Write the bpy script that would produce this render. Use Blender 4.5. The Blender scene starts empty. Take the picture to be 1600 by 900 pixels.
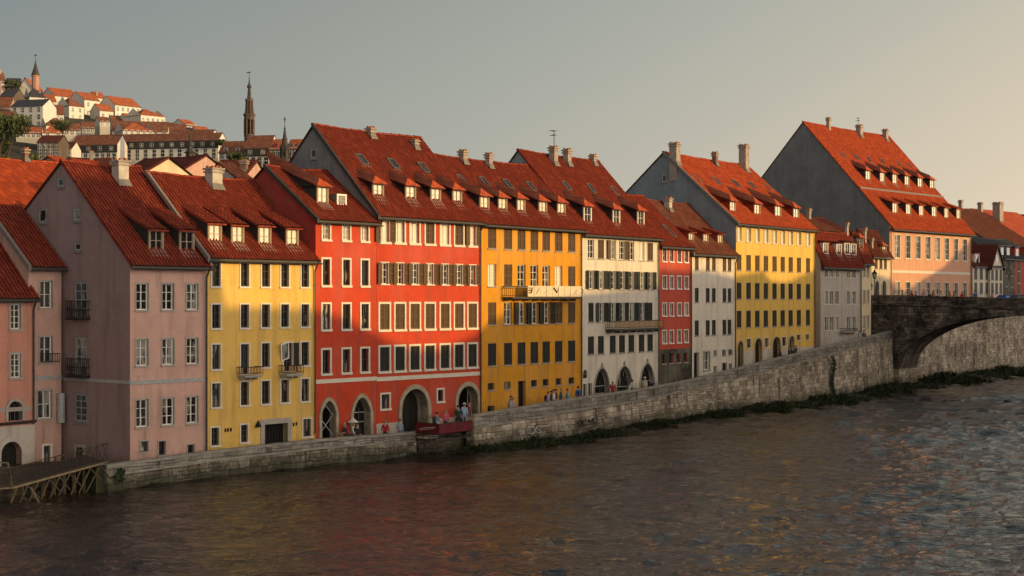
import bpy, math, random
from math import sin, cos, tan, pi, radians, sqrt, atan2, floor
from mathutils import Vector, Matrix
random.seed(7)
R = radians
C = bpy.context.scene.collection
SC = bpy.context.scene

# ------------------------------------------------------------------ camera maths (photo 1600x900)
F, HOR, CZ = 2500.0, 468.0, 10.2
def pt(x, y, D):                       # point of the real place seen at photo pixel (x,y) at depth D
    return Vector(((x-800)/F*D, D, CZ+(HOR-y)*D/F))
def gx(x, D): return (x-800)/F*D
def lerp(a, b, t): return a+(b-a)*t
def interp(tab, x):
    if x <= tab[0][0]: return tab[0][1]
    for (a, va), (b, vb) in zip(tab, tab[1:]):
        if x <= b: return lerp(va, vb, (x-a)/(b-a))
    return tab[-1][1]

# ------------------------------------------------------------------ materials
MATS = {}
def nodes(name):
    m = bpy.data.materials.new(name); m.use_nodes = True
    nt = m.node_tree; b = nt.nodes['Principled BSDF']
    return m, nt, b
def N(nt, typ, **kw):
    n = nt.nodes.new(typ)
    for k, v in kw.items():
        if k.startswith('i_'):
            n.inputs[k[2:].replace('_', ' ')].default_value = v
        else: setattr(n, k, v)
    return n
def L(nt, a, b): nt.links.new(a, b)
def ramp(nt, fac, stops):
    r = nt.nodes.new('ShaderNodeValToRGB'); e = r.color_ramp.elements
    e[0].position, e[0].color = stops[0][0], (*stops[0][1], 1)
    e[1].position, e[1].color = stops[-1][0], (*stops[-1][1], 1)
    for p, c in stops[1:-1]:
        k = e.new(p); k.color = (*c, 1)
    L(nt, fac, r.inputs[0]); return r.outputs[0]
def mixc(nt, fac, a, b, mode='MIX'):
    n = nt.nodes.new('ShaderNodeMix'); n.data_type = 'RGBA'; n.blend_type = mode
    for s, v in ((n.inputs[0], fac), (n.inputs[6], a), (n.inputs[7], b)):
        if hasattr(v, 'is_linked'): L(nt, v, s)
        else: s.default_value = v if not isinstance(v, tuple) else (*v, 1)
    return n.outputs[2]
def mth(nt, op, a, b=None, c=None):
    n = nt.nodes.new('ShaderNodeMath'); n.operation = op
    for s, v in zip(n.inputs, (a, b, c)):
        if v is None: continue
        if hasattr(v, 'is_linked'): L(nt, v, s)
        else: s.default_value = v
    return n.outputs[0]
def bump(nt, b, h, strength=0.4, dist=0.02):
    n = N(nt, 'ShaderNodeBump'); n.inputs['Strength'].default_value = strength
    n.inputs['Distance'].default_value = dist
    L(nt, h, n.inputs['Height']); L(nt, n.outputs[0], b.inputs['Normal'])
def objco(nt): return N(nt, 'ShaderNodeTexCoord').outputs['Object']
def noise(nt, co, scale, detail=4, rough=.55, vscale=None):
    if vscale:
        mp = N(nt, 'ShaderNodeMapping'); mp.inputs['Scale'].default_value = vscale
        L(nt, co, mp.inputs['Vector']); co = mp.outputs[0]
    n = N(nt, 'ShaderNodeTexNoise'); n.inputs['Scale'].default_value = scale
    n.inputs['Detail'].default_value = detail; n.inputs['Roughness'].default_value = rough
    L(nt, co, n.inputs['Vector']); return n.outputs['Fac']
def sc(c, k): return tuple(min(1, v*k) for v in c)

def plaster(name, col, stain=.22, foot=None):
    if name in MATS: return MATS[name]
    m, nt, b = nodes(name); co = objco(nt)
    n1 = noise(nt, co, .55, 5, .62); n2 = noise(nt, co, 2.4, 6, .7); n3 = noise(nt, co, 1.0, 5, .6, (1.6, 1.6, .16))
    c = mixc(nt, ramp(nt, n1, [(.3, (0,)*3), (.7, (1,)*3)]), sc(col, 1-stain*.45), sc(col, 1+stain*.3))
    c = mixc(nt, mth(nt, 'MULTIPLY', ramp(nt, n2, [(.52, (0,)*3), (.7, (1,)*3)]), .45), c, sc(col, 1-stain*1.3))
    n4 = noise(nt, co, .3, 4, .6, (1, 1, .7)); c = mixc(nt, mth(nt, 'MULTIPLY', ramp(nt, n4, [(.5, (0,)*3), (.64, (1,)*3)]), .5), c, tuple(min(1, v*.86+.055) for v in col))
    c = mixc(nt, mth(nt, 'MULTIPLY', ramp(nt, n3, [(.5, (0,)*3), (.74, (1,)*3)]), min(.8, .62*stain/.22)), c, sc((col[0]*.5+.05, col[1]*.5+.04, col[2]*.5+.035), .9))
    # splash zone: grime near the ground, from the object's own base upward
    sx = N(nt, 'ShaderNodeSeparateXYZ'); L(nt, co, sx.inputs[0])
    g = mth(nt, 'ADD', mth(nt, 'MULTIPLY', sx.outputs[2], -.55), mth(nt, 'MULTIPLY', n2, 1.6))
    g = mth(nt, 'MULTIPLY', ramp(nt, g, [(.1, (0,)*3), (.9, (1,)*3)]), .55)
    c = mixc(nt, g, c, sc((col[0]*.45+.03, col[1]*.45+.03, col[2]*.45+.03), .8))
    L(nt, c, b.inputs['Base Color']); b.inputs['Roughness'].default_value = .92
    b.inputs['Specular IOR Level'].default_value = .15
    h = mth(nt, 'ADD', mth(nt, 'MULTIPLY', noise(nt, co, 9, 6, .7), .7), mth(nt, 'MULTIPLY', noise(nt, co, 1.3, 3), .6))
    bump(nt, b, h, .5, .045)
    MATS[name] = m; return m
def tile(name, col, var=.75, pitch=.24, course=.26):
    if name in MATS: return MATS[name]
    m, nt, b = nodes(name); co = objco(nt)
    sx = N(nt, 'ShaderNodeSeparateXYZ'); L(nt, co, sx.inputs[0])
    fx = mth(nt, 'FLOOR', mth(nt, 'DIVIDE', sx.outputs[0], pitch)); fz = mth(nt, 'FLOOR', mth(nt, 'DIVIDE', sx.outputs[2], course))
    cx = N(nt, 'ShaderNodeCombineXYZ'); L(nt, fx, cx.inputs[0]); L(nt, fz, cx.inputs[1])
    wn = N(nt, 'ShaderNodeTexWhiteNoise'); L(nt, cx.outputs[0], wn.inputs['Vector'])
    c = ramp(nt, wn.outputs['Value'], [(0, sc(col, 1-.5*var)), (.35, sc(col, .85)), (.7, col), (1, sc((col[0]*1.25, col[1]*1.5, col[2]*1.4), 1))])
    n1 = noise(nt, co, .5, 5, .65); n2 = noise(nt, co, 1.7, 6, .7)
    c = mixc(nt, mth(nt, 'MULTIPLY', ramp(nt, n1, [(.4, (0,)*3), (.75, (1,)*3)]), .4), c, sc((col[0]*.45, col[1]*.5, col[2]*.6), 1))
    c = mixc(nt, mth(nt, 'MULTIPLY', ramp(nt, n2, [(.58, (0,)*3), (.75, (1,)*3)]), .22), c, (.05, .04, .03))
    L(nt, c, b.inputs['Base Color']); b.inputs['Roughness'].default_value = .85
    b.inputs['Specular IOR Level'].default_value = .2
    bump(nt, b, noise(nt, co, 14, 5), .4, .02)
    MATS[name] = m; return m
def plain(name, col, rough=.7, metal=0, var=.25, scale=6., bmp=.2):
    if name in MATS: return MATS[name]
    m, nt, b = nodes(name); co = objco(nt)
    n = noise(nt, co, scale, 5, .65)
    L(nt, ramp(nt, n, [(.3, sc(col, 1-var)), (.7, sc(col, 1+var*.6))]), b.inputs['Base Color'])
    b.inputs['Roughness'].default_value = rough; b.inputs['Metallic'].default_value = metal
    b.inputs['Specular IOR Level'].default_value = .3
    if bmp: bump(nt, b, noise(nt, co, scale*3, 4), bmp, .01)
    MATS[name] = m; return m
def masonry(name, cols, bw=.62, bh=.33, mortar=(.09, .08, .07), uv=True, dark=.0, moss=.5):
    if name in MATS: return MATS[name]
    m, nt, b = nodes(name)
    co = N(nt, 'ShaderNodeTexCoord').outputs['UV' if uv else 'Object']
    dn = N(nt, 'ShaderNodeTexNoise'); dn.inputs['Scale'].default_value = .9; dn.inputs['Detail'].default_value = 3; L(nt, co, dn.inputs['Vector'])
    va = N(nt, 'ShaderNodeVectorMath', operation='MULTIPLY_ADD'); L(nt, dn.outputs['Color'], va.inputs[0]); va.inputs[1].default_value = (.5, .26, 0); L(nt, co, va.inputs[2])
    def brick(w, hh, off, sq):
        br = N(nt, 'ShaderNodeTexBrick'); L(nt, va.outputs[0], br.inputs['Vector'])
        br.inputs['Scale'].default_value = 1; br.inputs['Brick Width'].default_value = w; br.inputs['Row Height'].default_value = hh
        br.inputs['Mortar Size'].default_value = .02; br.inputs['Mortar Smooth'].default_value = .5
        br.inputs['Bias'].default_value = 0; br.offset = off; br.squash = sq; br.squash_frequency = 3
        br.inputs['Color1'].default_value = (0, 0, 0, 1); br.inputs['Color2'].default_value = (1, 1, 1, 1); br.inputs['Mortar'].default_value = (.5, .5, .5, 1); return br
    b1 = brick(bw, bh, .43, .7); b2 = brick(bw*.56, bh*.5, .37, 1.6)
    sel = ramp(nt, noise(nt, co, .22, 2, .5), [(.5, (0,)*3), (.53, (1,)*3)])
    bc = mixc(nt, sel, b1.outputs['Color'], b2.outputs['Color']); bf = mixc(nt, sel, b1.outputs['Fac'], b2.outputs['Fac'])
    n0 = noise(nt, co, 3.5, 6, .7); n1 = noise(nt, co, .42, 5, .65); n2 = noise(nt, co, .8, 5, .6, (1.5, .22, 1))
    fac = mth(nt, 'ADD', mth(nt, 'MULTIPLY', bc, .62), mth(nt, 'MULTIPLY', n0, .42))
    c = ramp(nt, fac, [(0.05, cols[0]), (.3, cols[1]), (.6, cols[2]), (.95, cols[3])])
    c = mixc(nt, bf, c, mortar)
    c = mixc(nt, mth(nt, 'MULTIPLY', ramp(nt, n1, [(.4, (0,)*3), (.64, (1,)*3)]), min(1, .72+dark)), c, sc(cols[0], .55))
    c = mixc(nt, mth(nt, 'MULTIPLY', ramp(nt, n2, [(.56, (0,)*3), (.68, (1,)*3)]), .75), c, (.022, .02, .014))
    sx = N(nt, 'ShaderNodeSeparateXYZ'); L(nt, co, sx.inputs[0])
    # water-line grime and moss, low on the wall
    g = mth(nt, 'ADD', mth(nt, 'MULTIPLY', sx.outputs[1], -.8), mth(nt, 'MULTIPLY', n0, 2.4))
    c = mixc(nt, mth(nt, 'MULTIPLY', ramp(nt, g, [(.0, (0,)*3), (.95, (1,)*3)]), moss), c, (.02, .024, .012))
    L(nt, c, b.inputs['Base Color']); b.inputs['Roughness'].default_value = .93; b.inputs['Specular IOR Level'].default_value = .15
    h = mth(nt, 'ADD', mth(nt, 'MULTIPLY', bf, -1.), mth(nt, 'MULTIPLY', n0, .9))
    h = mth(nt, 'ADD', h, mth(nt, 'MULTIPLY', bc, .35))
    bump(nt, b, h, .9, .07)
    MATS[name] = m; return m
def glass(name, dark, light, thr, rough=.06):
    if name in MATS: return MATS[name]
    m, nt, b = nodes(name); co = objco(nt)
    oi = N(nt, 'ShaderNodeObjectInfo')
    va = N(nt, 'ShaderNodeVectorMath', operation='MULTIPLY_ADD'); L(nt, oi.outputs['Random'], va.inputs[0]); va.inputs[1].default_value = (91, 37, 53); L(nt, co, va.inputs[2])
    n1 = noise(nt, va.outputs[0], 1.6, 3, .5, (1.6, 1, .5)); n2 = noise(nt, va.outputs[0], 3.1, 3)
    fac = mth(nt, 'ADD', n1, mth(nt, 'MULTIPLY', mth(nt, 'SUBTRACT', oi.outputs['Random'], .5), .35))
    c = ramp(nt, fac, [(thr, dark), (thr+.05, sc(light, .75)), (1, light)])
    L(nt, c, b.inputs['Base Color']); b.inputs['Roughness'].default_value = rough
    b.inputs['Specular IOR Level'].default_value = .65
    bump(nt, b, n2, .12, .02)
    MATS[name] = m; return m

W_WHITE = plain('painted_white_wood', (.72, .68, .6), .55, 0, .15)
W_GREY = plain('weathered_grey_paint', (.33, .33, .32), .65)
W_TRIM = plain('pale_stone_trim', (.62, .56, .47), .85, 0, .2)
W_TRIMG = plain('grey_stone_trim', (.34, .31, .27), .85, 0, .25)
W_TAN = plain('tan_sash_paint', (.4, .33, .24), .6)
W_TANF = plain('brown_dormer_surround', (.27, .2, .13), .8)
W_DARKF = plain('dark_frame_paint', (.05, .045, .04), .6)
SH_BROWN = plain('brown_shutter_paint', (.11, .065, .035), .7, 0, .35, 8)
SH_DARK = plain('dark_green_shutter_paint', (.022, .026, .022), .65, 0, .3, 8)
SH_BLACK = plain('near_black_shutter_paint', (.03, .028, .024), .7, 0, .3, 8)
SKYF = plain('skylight_frame', (.13, .12, .11), .5, .3)
IRON = plain('wrought_iron', (.025, .022, .02), .55, .4)
LEAD = plain('zinc_gutter', (.06, .055, .05), .5, .5)
FLASH = plain('mortar_flashing', (.17, .155, .14), .85)
DARKIN = plain('dark_interior', (.012, .011, .011), .9, 0, .4)
DOORW = plain('dark_door_wood', (.014, .011, .009), .7, 0, .5, 3)
G_DARK = glass('dark_window_glass', (.012, .012, .013), (.22, .2, .17), .6)
G_BLUE = glass('grey_window_glass', (.03, .035, .04), (.3, .29, .27), .58)
G_LIT = glass('pale_curtained_glass', (.72, .66, .55), (.85, .8, .7), .45, .18)  # pale panes: curtains, and sky glow on dormer glass put into the colour
G_CURT = glass('half_curtained_glass', (.05, .05, .05), (.5, .46, .4), .46, .1)
WR = random.Random(77)
G_SKY = glass('skylight_glass', (.02, .022, .025), (.1, .1, .1), .6, .05)
BR_CHIM = plain('chimney_render', (.3, .25, .21), .9, 0, .3, 2.5, .5)
BR_CHIMW = plain('chimney_pale_render', (.42, .38, .33), .9, 0, .25, 2.5, .5)
BRICK = plain('chimney_brick', (.17, .1, .075), .9, 0, .45, 5, .6)
POT = plain('terracotta_pot', (.3, .11, .05), .85)

# ------------------------------------------------------------------ mesh builder
class MB:
    def __init__(s): s.v, s.f, s.m, s.ms, s.uv = [], [], [], [], {}
    def mi(s, m):
        if m not in s.ms: s.ms.append(m)
        return s.ms.index(m)
    def face(s, pts, m, uv=None):
        n = len(s.v); s.v += [tuple(p) for p in pts]; s.f.append(tuple(range(n, n+len(pts)))); s.m.append(s.mi(m))
        if uv: s.uv[len(s.f)-1] = uv
    def box(s, x0, x1, y0, y1, z0, z1, m, M=None):
        p = [(x0,y0,z0),(x1,y0,z0),(x1,y1,z0),(x0,y1,z0),(x0,y0,z1),(x1,y0,z1),(x1,y1,z1),(x0,y1,z1)]
        if M is not None: p = [tuple(M @ Vector(q)) for q in p]
        n = len(s.v); s.v += p; k = s.mi(m)
        for f in ((3,2,1,0),(4,5,6,7),(0,1,5,4),(1,2,6,5),(2,3,7,6),(3,0,4,7)):
            s.f.append(tuple(n+i for i in f)); s.m.append(k)
    def tube(s, a, b, r, m, r2=None, n=6, cap=True):
        a, b = Vector(a), Vector(b); r2 = r if r2 is None else r2
        d = (b-a)
        if d.length < 1e-6: return
        d.normalize(); u = d.orthogonal().normalized(); w = d.cross(u)
        k = len(s.v); q = s.mi(m)
        for c, rr in ((a, r), (b, r2)):
            for i in range(n):
                t = 2*pi*i/n; s.v.append(tuple(c+u*cos(t)*rr+w*sin(t)*rr))
        for i in range(n):
            j = (i+1) % n; s.f.append((k+i, k+j, k+n+j, k+n+i)); s.m.append(q)
        if cap:
            s.f.append(tuple(k+i for i in range(n))[::-1]); s.m.append(q)
            s.f.append(tuple(k+n+i for i in range(n))); s.m.append(q)
    def lathe(s, c, prof, n, m, rot=0):
        k = len(s.v); q = s.mi(m)
        for z, r in prof:
            for i in range(n):
                t = 2*pi*i/n+rot; s.v.append((c[0]+cos(t)*r, c[1]+sin(t)*r, c[2]+z))
        for a in range(len(prof)-1):
            for i in range(n):
                j = (i+1) % n; s.f.append((k+a*n+i, k+a*n+j, k+(a+1)*n+j, k+(a+1)*n+i)); s.m.append(q)
        s.f.append(tuple(k+i for i in range(n))[::-1]); s.m.append(q)
        z = k+(len(prof)-1)*n; s.f.append(tuple(z+i for i in range(n))); s.m.append(q)
    def mesh(s, name, smooth=False):
        me = bpy.data.meshes.new(name); me.from_pydata(s.v, [], s.f)
        for m in s.ms: me.materials.append(m)
        me.polygons.foreach_set('material_index', s.m)
        if smooth: me.polygons.foreach_set('use_smooth', [True]*len(s.f))
        if s.uv:
            ul = me.uv_layers.new(name='UVMap')
            for i, uv in s.uv.items():
                for li, q in zip(me.polygons[i].loop_indices, uv): ul.data[li].uv = q
        me.update(); return me
    def build(s, name, parent=None, loc=None, smooth=False):
        return link(s.mesh(name, smooth), name, parent, loc)
def link(me, name, parent=None, loc=None):
    o = bpy.data.objects.new(name, me); C.objects.link(o)
    if parent: o.parent = parent
    if loc is not None: o.location = loc
    return o
def tag(o, label=None, cat=None, group=None, kind=None):
    if label: o['label'] = label
    if cat: o['category'] = cat
    if group: o['group'] = group
    if kind: o['kind'] = kind
    return o
def thing(name, label, cat, loc=(0, 0, 0), rz=0, group=None):
    o = bpy.data.objects.new(name, None); C.objects.link(o); o.empty_display_size = .3
    o.location = loc; o.rotation_euler = (0, 0, rz)
    return tag(o, label, cat, group)

# ------------------------------------------------------------------ window kit (cached meshes, local origin = bottom centre on wall plane)
CACHE = {}
def cached(key, fn):
    if key not in CACHE: CACHE[key] = fn()
    return CACHE[key]
def q5(v): return round(v*20)/20
def frame_mesh(w, h, trim, sash, nx, nz, t=.12, rec=.16, sill=True):
    def mk():
        b = MB(); o = .035 if rec > .07 else .02
        if trim:
            b.box(-w/2-t, -w/2+.004, -.045, .02, -t, h+t, trim); b.box(w/2-.004, w/2+t, -.045, .02, -t, h+t, trim)
            b.box(-w/2+.004, w/2-.004, -.043, .02, h-.004, h+t-.002, trim)
            b.box(-w/2-t-.03, w/2+t+.03, -.1, .03, -t-.02, .004, trim)
        elif sill:
            b.box(-w/2-.06, w/2+.06, -.09, .03, -.08, -.002, W_TRIMG)
        y0, y1 = rec-.05, rec+.02; e_ = .02 if rec > .07 else 0
        b.box(-w/2, -w/2+o+e_, y0, y1, 0, h, sash); b.box(w/2-o-e_, w/2, y0, y1, 0, h, sash)
        b.box(-w/2+o, w/2-o, y0+.002, y1-.002, h-o-e_, h, sash); b.box(-w/2+o, w/2-o, y0+.002, y1-.002, 0, o+e_, sash)
        for i in range(1, nx):
            x = -w/2+w*i/nx; k = (.026 if rec > .07 else .022) if (nx == 2) else .02; b.box(x-k, x+k, y0-.006, y1-.004, o, h-o, sash)
        for i in range(1, nz):
            z = h*i/nz; b.box(-w/2+o, w/2-o, y0+.004, y1-.006, z-.015, z+.015, sash)
        return b.mesh('window')
    return cached(('fr', w, h, trim, sash, nx, nz, t, rec, sill), mk)
def pane_mesh(w, h, g, rec=.16):
    def mk():
        b = MB(); y = rec+.012; b.face([(-w/2, y, 0), (w/2, y, 0), (w/2, y, h), (-w/2, y, h)], g); return b.mesh('pane')
    return cached(('pn', w, h, g, rec), mk)
def leaf_mesh(w, h, m):
    def mk():
        b = MB(); s = .05
        b.box(0, s, 0, .04, 0, h, m); b.box(w-s, w, 0, .04, 0, h, m)
        for z in (0, h/2-.04, h-.08): b.box(s, w-s, .003, .037, z, z+.08, m)
        n = max(6, int(h/.085))
        for i in range(n):
            z = .05+(h-.1)*(i+.5)/n
            M = Matrix.Translation((0, .02, z)) @ Matrix.Rotation(R(-38), 4, 'X')
            b.box(s-.004, w-s+.004, -.03, .03, -.006, .006, m, M)
        b.face([(s, .036, 0), (w-s, .036, 0), (w-s, .036, h), (s, .036, h)], m)
        return b.mesh('shutter')
    return cached(('lf', w, h, m), mk)

# ------------------------------------------------------------------ houses
class House:
    """local frame: +x along the river front, +y into the plot, z up from the street"""
    def __init__(s, name, label, cat, x0, D0, phi, zb, x1=None, width=None, group=None):
        s.phi = R(phi); s.d = Vector((sin(s.phi), cos(s.phi), 0)); s.b = Vector((-cos(s.phi), sin(s.phi), 0))
        s.P = Vector((gx(x0, D0), D0, zb)); s.zb = zb
        s.root = thing(name, label, cat, s.P, pi/2-s.phi, group)
        s.M = Matrix((( s.d.x, s.d.y, 0), (s.b.x, s.b.y, 0), (0, 0, 1)))
        s.cam = s.M @ (Vector((0, 0, CZ))-s.P)
        s.w = width if width else s.F(x1, 400)[0]
        s.holes = []; s.arches = []
    def ray(s, x, y): return s.M @ Vector(((x-800)/F, 1, (HOR-y)/F))
    def F(s, x, y):                       # hit on the front plane -> (u, z, depth)
        d = s.ray(x, y); t = -s.cam.y/d.y; p = s.cam+d*t; return p.x, p.z, t
    def S(s, x, y, u=0):                  # hit on a side plane x=u -> (y, z, depth)
        d = s.ray(x, y); t = (u-s.cam.x)/d.x; p = s.cam+d*t; return p.y, p.z, t
    def Rf(s, x, y):                      # hit on the front roof slope -> (point, depth)
        d = s.ray(x, y); n = Vector((0, -(s.zr-s.ze), s.r)); o = Vector((0, 0, s.ze))
        t = (o-s.cam).dot(n)/d.dot(n); return s.cam+d*t, t
    def body(s, wall, ze, zr, r, B=None, sides=(.012, .012), foot=1.5, interior=True, zback=None):
        s.ze, s.zr, s.r, s.B = ze, zr, r, B or 2*r; s.wall = wall
        s.zbk = zback if zback is not None else (zr-(s.B-r)*(zr-ze)/r)
    def finish_wall(s, foot=1.5, plinth=None):
        b = MB(); w = s.w; u0, u1 = .012, w-.012; z0, z1 = -foot, s.ze
        if plinth: pm, pz = plinth
        us = sorted({u0, u1}|{h[0] for h in s.holes}|{h[1] for h in s.holes})
        zs = sorted({z0, z1}|{h[2] for h in s.holes}|{h[3] for h in s.holes}|({plinth[1]} if plinth else set()))
        us = [u for u in us if u0 <= u <= u1]; zs = [z for z in zs if z0 <= z <= z1]
        for a, c in zip(us, us[1:]):
            if c-a < 1e-4: continue
            mu = (a+c)/2
            for e, g in zip(zs, zs[1:]):
                if g-e < 1e-4: continue
                mz = (e+g)/2
                if any(h[0] < mu < h[1] and h[2] < mz < h[3] for h in s.holes): continue
                mt = plinth[0] if plinth and mz < plinth[1] else s.wall
                b.face([(a, 0, e), (c, 0, e), (c, 0, g), (a, 0, g)], mt)
        for (a, c, e, g, dp, arch) in s.holes:
            if not arch:
                b.face([(a, 0, e), (a, dp, e), (a, dp, g), (a, 0, g)], s.wall); b.face([(c, dp, e), (c, 0, e), (c, 0, g), (c, dp, g)], s.wall)
                b.face([(a, dp, g), (c, dp, g), (c, 0, g), (a, 0, g)], s.wall); b.face([(a, 0, e), (c, 0, e), (c, dp, e), (a, dp, e)], s.wall)
            else:
                pts = arch_pts(a, c, g, arch)
                zsP = pts[0][1]; im = getattr(s, 'intr', s.wall)
                cx = (a+c)/2
                left = [p for p in pts if p[0] <= cx+1e-6]; right = [p for p in pts if p[0] >= cx-1e-6]
                for p, q in zip(left, left[1:]): b.face([(a, 0, g), (p[0], 0, p[1]), (q[0], 0, q[1])], s.wall)
                for p, q in zip(right, right[1:]): b.face([(c, 0, g), (p[0], 0, p[1]), (q[0], 0, q[1])], s.wall)
                b.face([(a, 0, e), (a, dp, e), (a, dp, zsP), (a, 0, zsP)], im); b.face([(c, dp, e), (c, 0, e), (c, 0, zsP), (c, dp, zsP)], im)
                for p, q in zip(pts, pts[1:]):
                    b.face([(p[0], 0, p[1]), (q[0], 0, q[1]), (q[0], dp, q[1]), (p[0], dp, p[1])], im)
                # dark passage behind the arch
                b.face([(a, dp, e), (a, dp+2.2, e), (a, dp+2.2, g), (a, dp, g)], DARKIN); b.face([(c, dp, e), (c, dp+2.2, e), (c, dp+2.2, g), (c, dp, g)], DARKIN)
                b.face([(a, dp+2.2, e), (c, dp+2.2, e), (c, dp+2.2, g), (a, dp+2.2, g)], DARKIN); b.face([(a, dp, g), (c, dp, g), (c, dp+2.2, g), (a, dp+2.2, g)], DARKIN)
        B, r = s.B, s.r
        for u in (u0, u1):
            b.face([(u, 0, z0), (u, B, z0), (u, B, s.zbk), (u, r, s.zr), (u, 0, s.ze)], s.wall)
        b.face([(u0, B, z0), (u1, B, z0), (u1, B, s.zbk), (u0, B, s.zbk)], s.wall)
        s.wobj = b.build('wall', s.root)
    # --- openings
    def win(s, x, yt, yb, wpx, style='g', trim=W_TRIM, sash=W_WHITE, gl=G_DARK, nx=2, nz=3, sh=SH_BROWN, rec=.16, t=.11, zz=None):
        u, zt, D = s.F(x, yt); zb = s.F(x, yb)[1]
        if zz: zt, zb = zz
        w = q5(wpx*D/F/s.fs(x)); h = q5(zt-zb)
        s.put(u, zb, w, h, style, trim, sash, gl, nx, nz, sh, rec, t)
    def put(s, u, zb, w, h, style='g', trim=W_TRIM, sash=W_WHITE, gl=G_DARK, nx=2, nz=3, sh=SH_BROWN, rec=.16, t=.11):
        rec += (0, .03, .05)[WR.randrange(3)] if rec > .1 else 0
        if gl is G_DARK and style != 's' and WR.random() < .28: gl = G_BLUE
        if gl is G_BLUE and WR.random() < .2: gl = G_CURT
        u = max(.1+w/2, min(s.w-.1-w/2, u))
        s.holes.append((u-w/2, u+w/2, zb, zb+h, rec+.05, None))
        o = link(frame_mesh(w, h, trim, sash, nx, nz, t, rec), 'window', s.root, (u, 0, zb))
        if style in ('g', 'o', 'r', 'l'): link(pane_mesh(w, h, gl, rec), 'pane', o)
        if style == 's':
            link(pane_mesh(w, h, G_DARK, rec), 'pane', o)
            for sx in (-1, 1):
                l = link(leaf_mesh(round(w/2-.012, 3), round(h-.03, 3), sh), 'shutter', o, (-w/2+.006 if sx < 0 else .006, .03, .015))
        if style in ('o', 'r', 'l'):
            lw = round(w/2+.03, 3)
            for side in ({'o': (-1, 1), 'l': (-1,), 'r': (1,)}[style]):
                a = R(random.uniform(3, 14))
                l = link(leaf_mesh(lw, h, sh), 'shutter', o, ((-w/2-.03 if side < 0 else w/2+.03), -.075, 0))
                l.rotation_euler = (0, 0, pi+a if side < 0 else -a)
        return o
    def fs(s, x):
        a = (x-800)/F; v = Vector((a, 1)).normalized(); return abs(v.x*s.d.y-v.y*s.d.x)*sqrt(1+a*a)*1.0
    def row(s, xs, ref, yt, yb, wpx, styles='g', **kw):
        zt, zb = s.F(ref, yt)[1], s.F(ref, yb)[1]; D = s.F(ref, yt)[2]; w = q5(wpx*D/F/s.fs(ref)); h = q5(zt-zb)
        for i, x in enumerate(xs):
            st = styles[i % len(styles)]; k = dict(kw)
            if st == 'w': st = 'g'; k['gl'] = G_LIT
            if st == 'W': st = 'o'; k['gl'] = G_LIT
            s.put(s.F(x, yt)[0], zb, w, h, st, **k)
    def arch(s, x0, x1, ytop, name='doorway', surround=None, sw=.35, kind='round', zfloor=0, door='dark', dp=.5, zt=None):
        u0, u1 = s.F(x0, 600)[0], s.F(x1, 600)[0]; zt = s.F((x0+x1)/2, ytop)[1] if zt is None else zt
        zf = zfloor-.3
        s.holes.append((u0, u1, zf, zt, dp, kind))
        pts = arch_pts(u0, u1, zt, kind); ang = MB()
        if surround:
            outer = arch_pts(u0-sw, u1+sw, zt+sw, kind)
            y = -.09
            P = [(u0, zf)]+pts+[(u1, zf)]; Q = [(u0-sw, zf)]+outer+[(u1+sw, zf)]
            for (p, q), (p2, q2) in zip(zip(P, Q), zip(P[1:], Q[1:])):
                ang.face([(p[0], y, p[1]), (p2[0], y, p2[1]), (q2[0], y, q2[1]), (q[0], y, q[1])], surround)
                ang.face([(q[0], y, q[1]), (q2[0], y, q2[1]), (q2[0], .01, q2[1]), (q[0], .01, q[1])], surround)
                ang.face([(p[0], y, p[1]), (p2[0], y, p2[1]), (p2[0], dp*.7, p2[1]), (p[0], dp*.7, p[1])], surround)
            o = ang.build('arch_surround', s.root)
        g = MB()
        yy = dp+.03
        if door == 'dark':
            g.face([(u0, yy, zf), (u1, yy, zf), (u1, yy, pts[0][1])]+[(p[0], yy, p[1]) for p in reversed(pts)][1:], DOORW)
            n = 4
            for i in range(1, n):
                x = lerp(u0, u1, i/n); g.box(x-.03, x+.03, yy-.04, yy-.005, zf, pts[0][1], DOORW)
            g.box(u0, u1, yy-.05, yy-.006, pts[0][1]-.05, pts[0][1]+.05, DOORW)
            g.build('door', s.root)
        elif door == 'lattice':
            zz = zf
            while zz < pts[0][1]:
                hh = u1-u0
                for a, c in (((u0, zz), (u1, zz+hh)), ((u1, zz), (u0, zz+hh))):
                    g.tube((a[0], dp*.5, a[1]), (c[0], dp*.5, c[1]), .03, W_GREY, n=4)
                zz += hh
            g.build('lattice_gate', s.root)
        elif door == 'glass':
            n = 3
            for i in range(n+1):
                x = lerp(u0+.04, u1-.04, i/n); g.box(x-.03, x+.03, yy-.05, yy, zf, pts[0][1]+(.3 if 0 < i < n else 0), W_DARKF)
            for z in [q for q in (zf+.9, zf+1.9) if q < pts[0][1]-.2]+[pts[0][1]]: g.box(u0, u1, yy-.045, yy-.004, z-.03, z+.03, W_GREY)
            g.face([(u0, yy+.02, zf), (u1, yy+.02, zf), (u1, yy+.02, zt-.02), (u0, yy+.02, zt-.02)], G_DARK)
            g.build('glazed_door', s.root)
    def band(s, ref, y, hpx, m=W_TRIM, y2=None):
        z, D = s.F(ref, y)[1:]; h = hpx*D/F
        b = MB(); b.box(.01, s.w-.01, -.05, .004, z-h/2, z+h/2, m); b.box(.01, s.w-.01, -.075, .003, z+h/2, z+h/2+.05, m)
        b.build('string_course', s.root)
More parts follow.
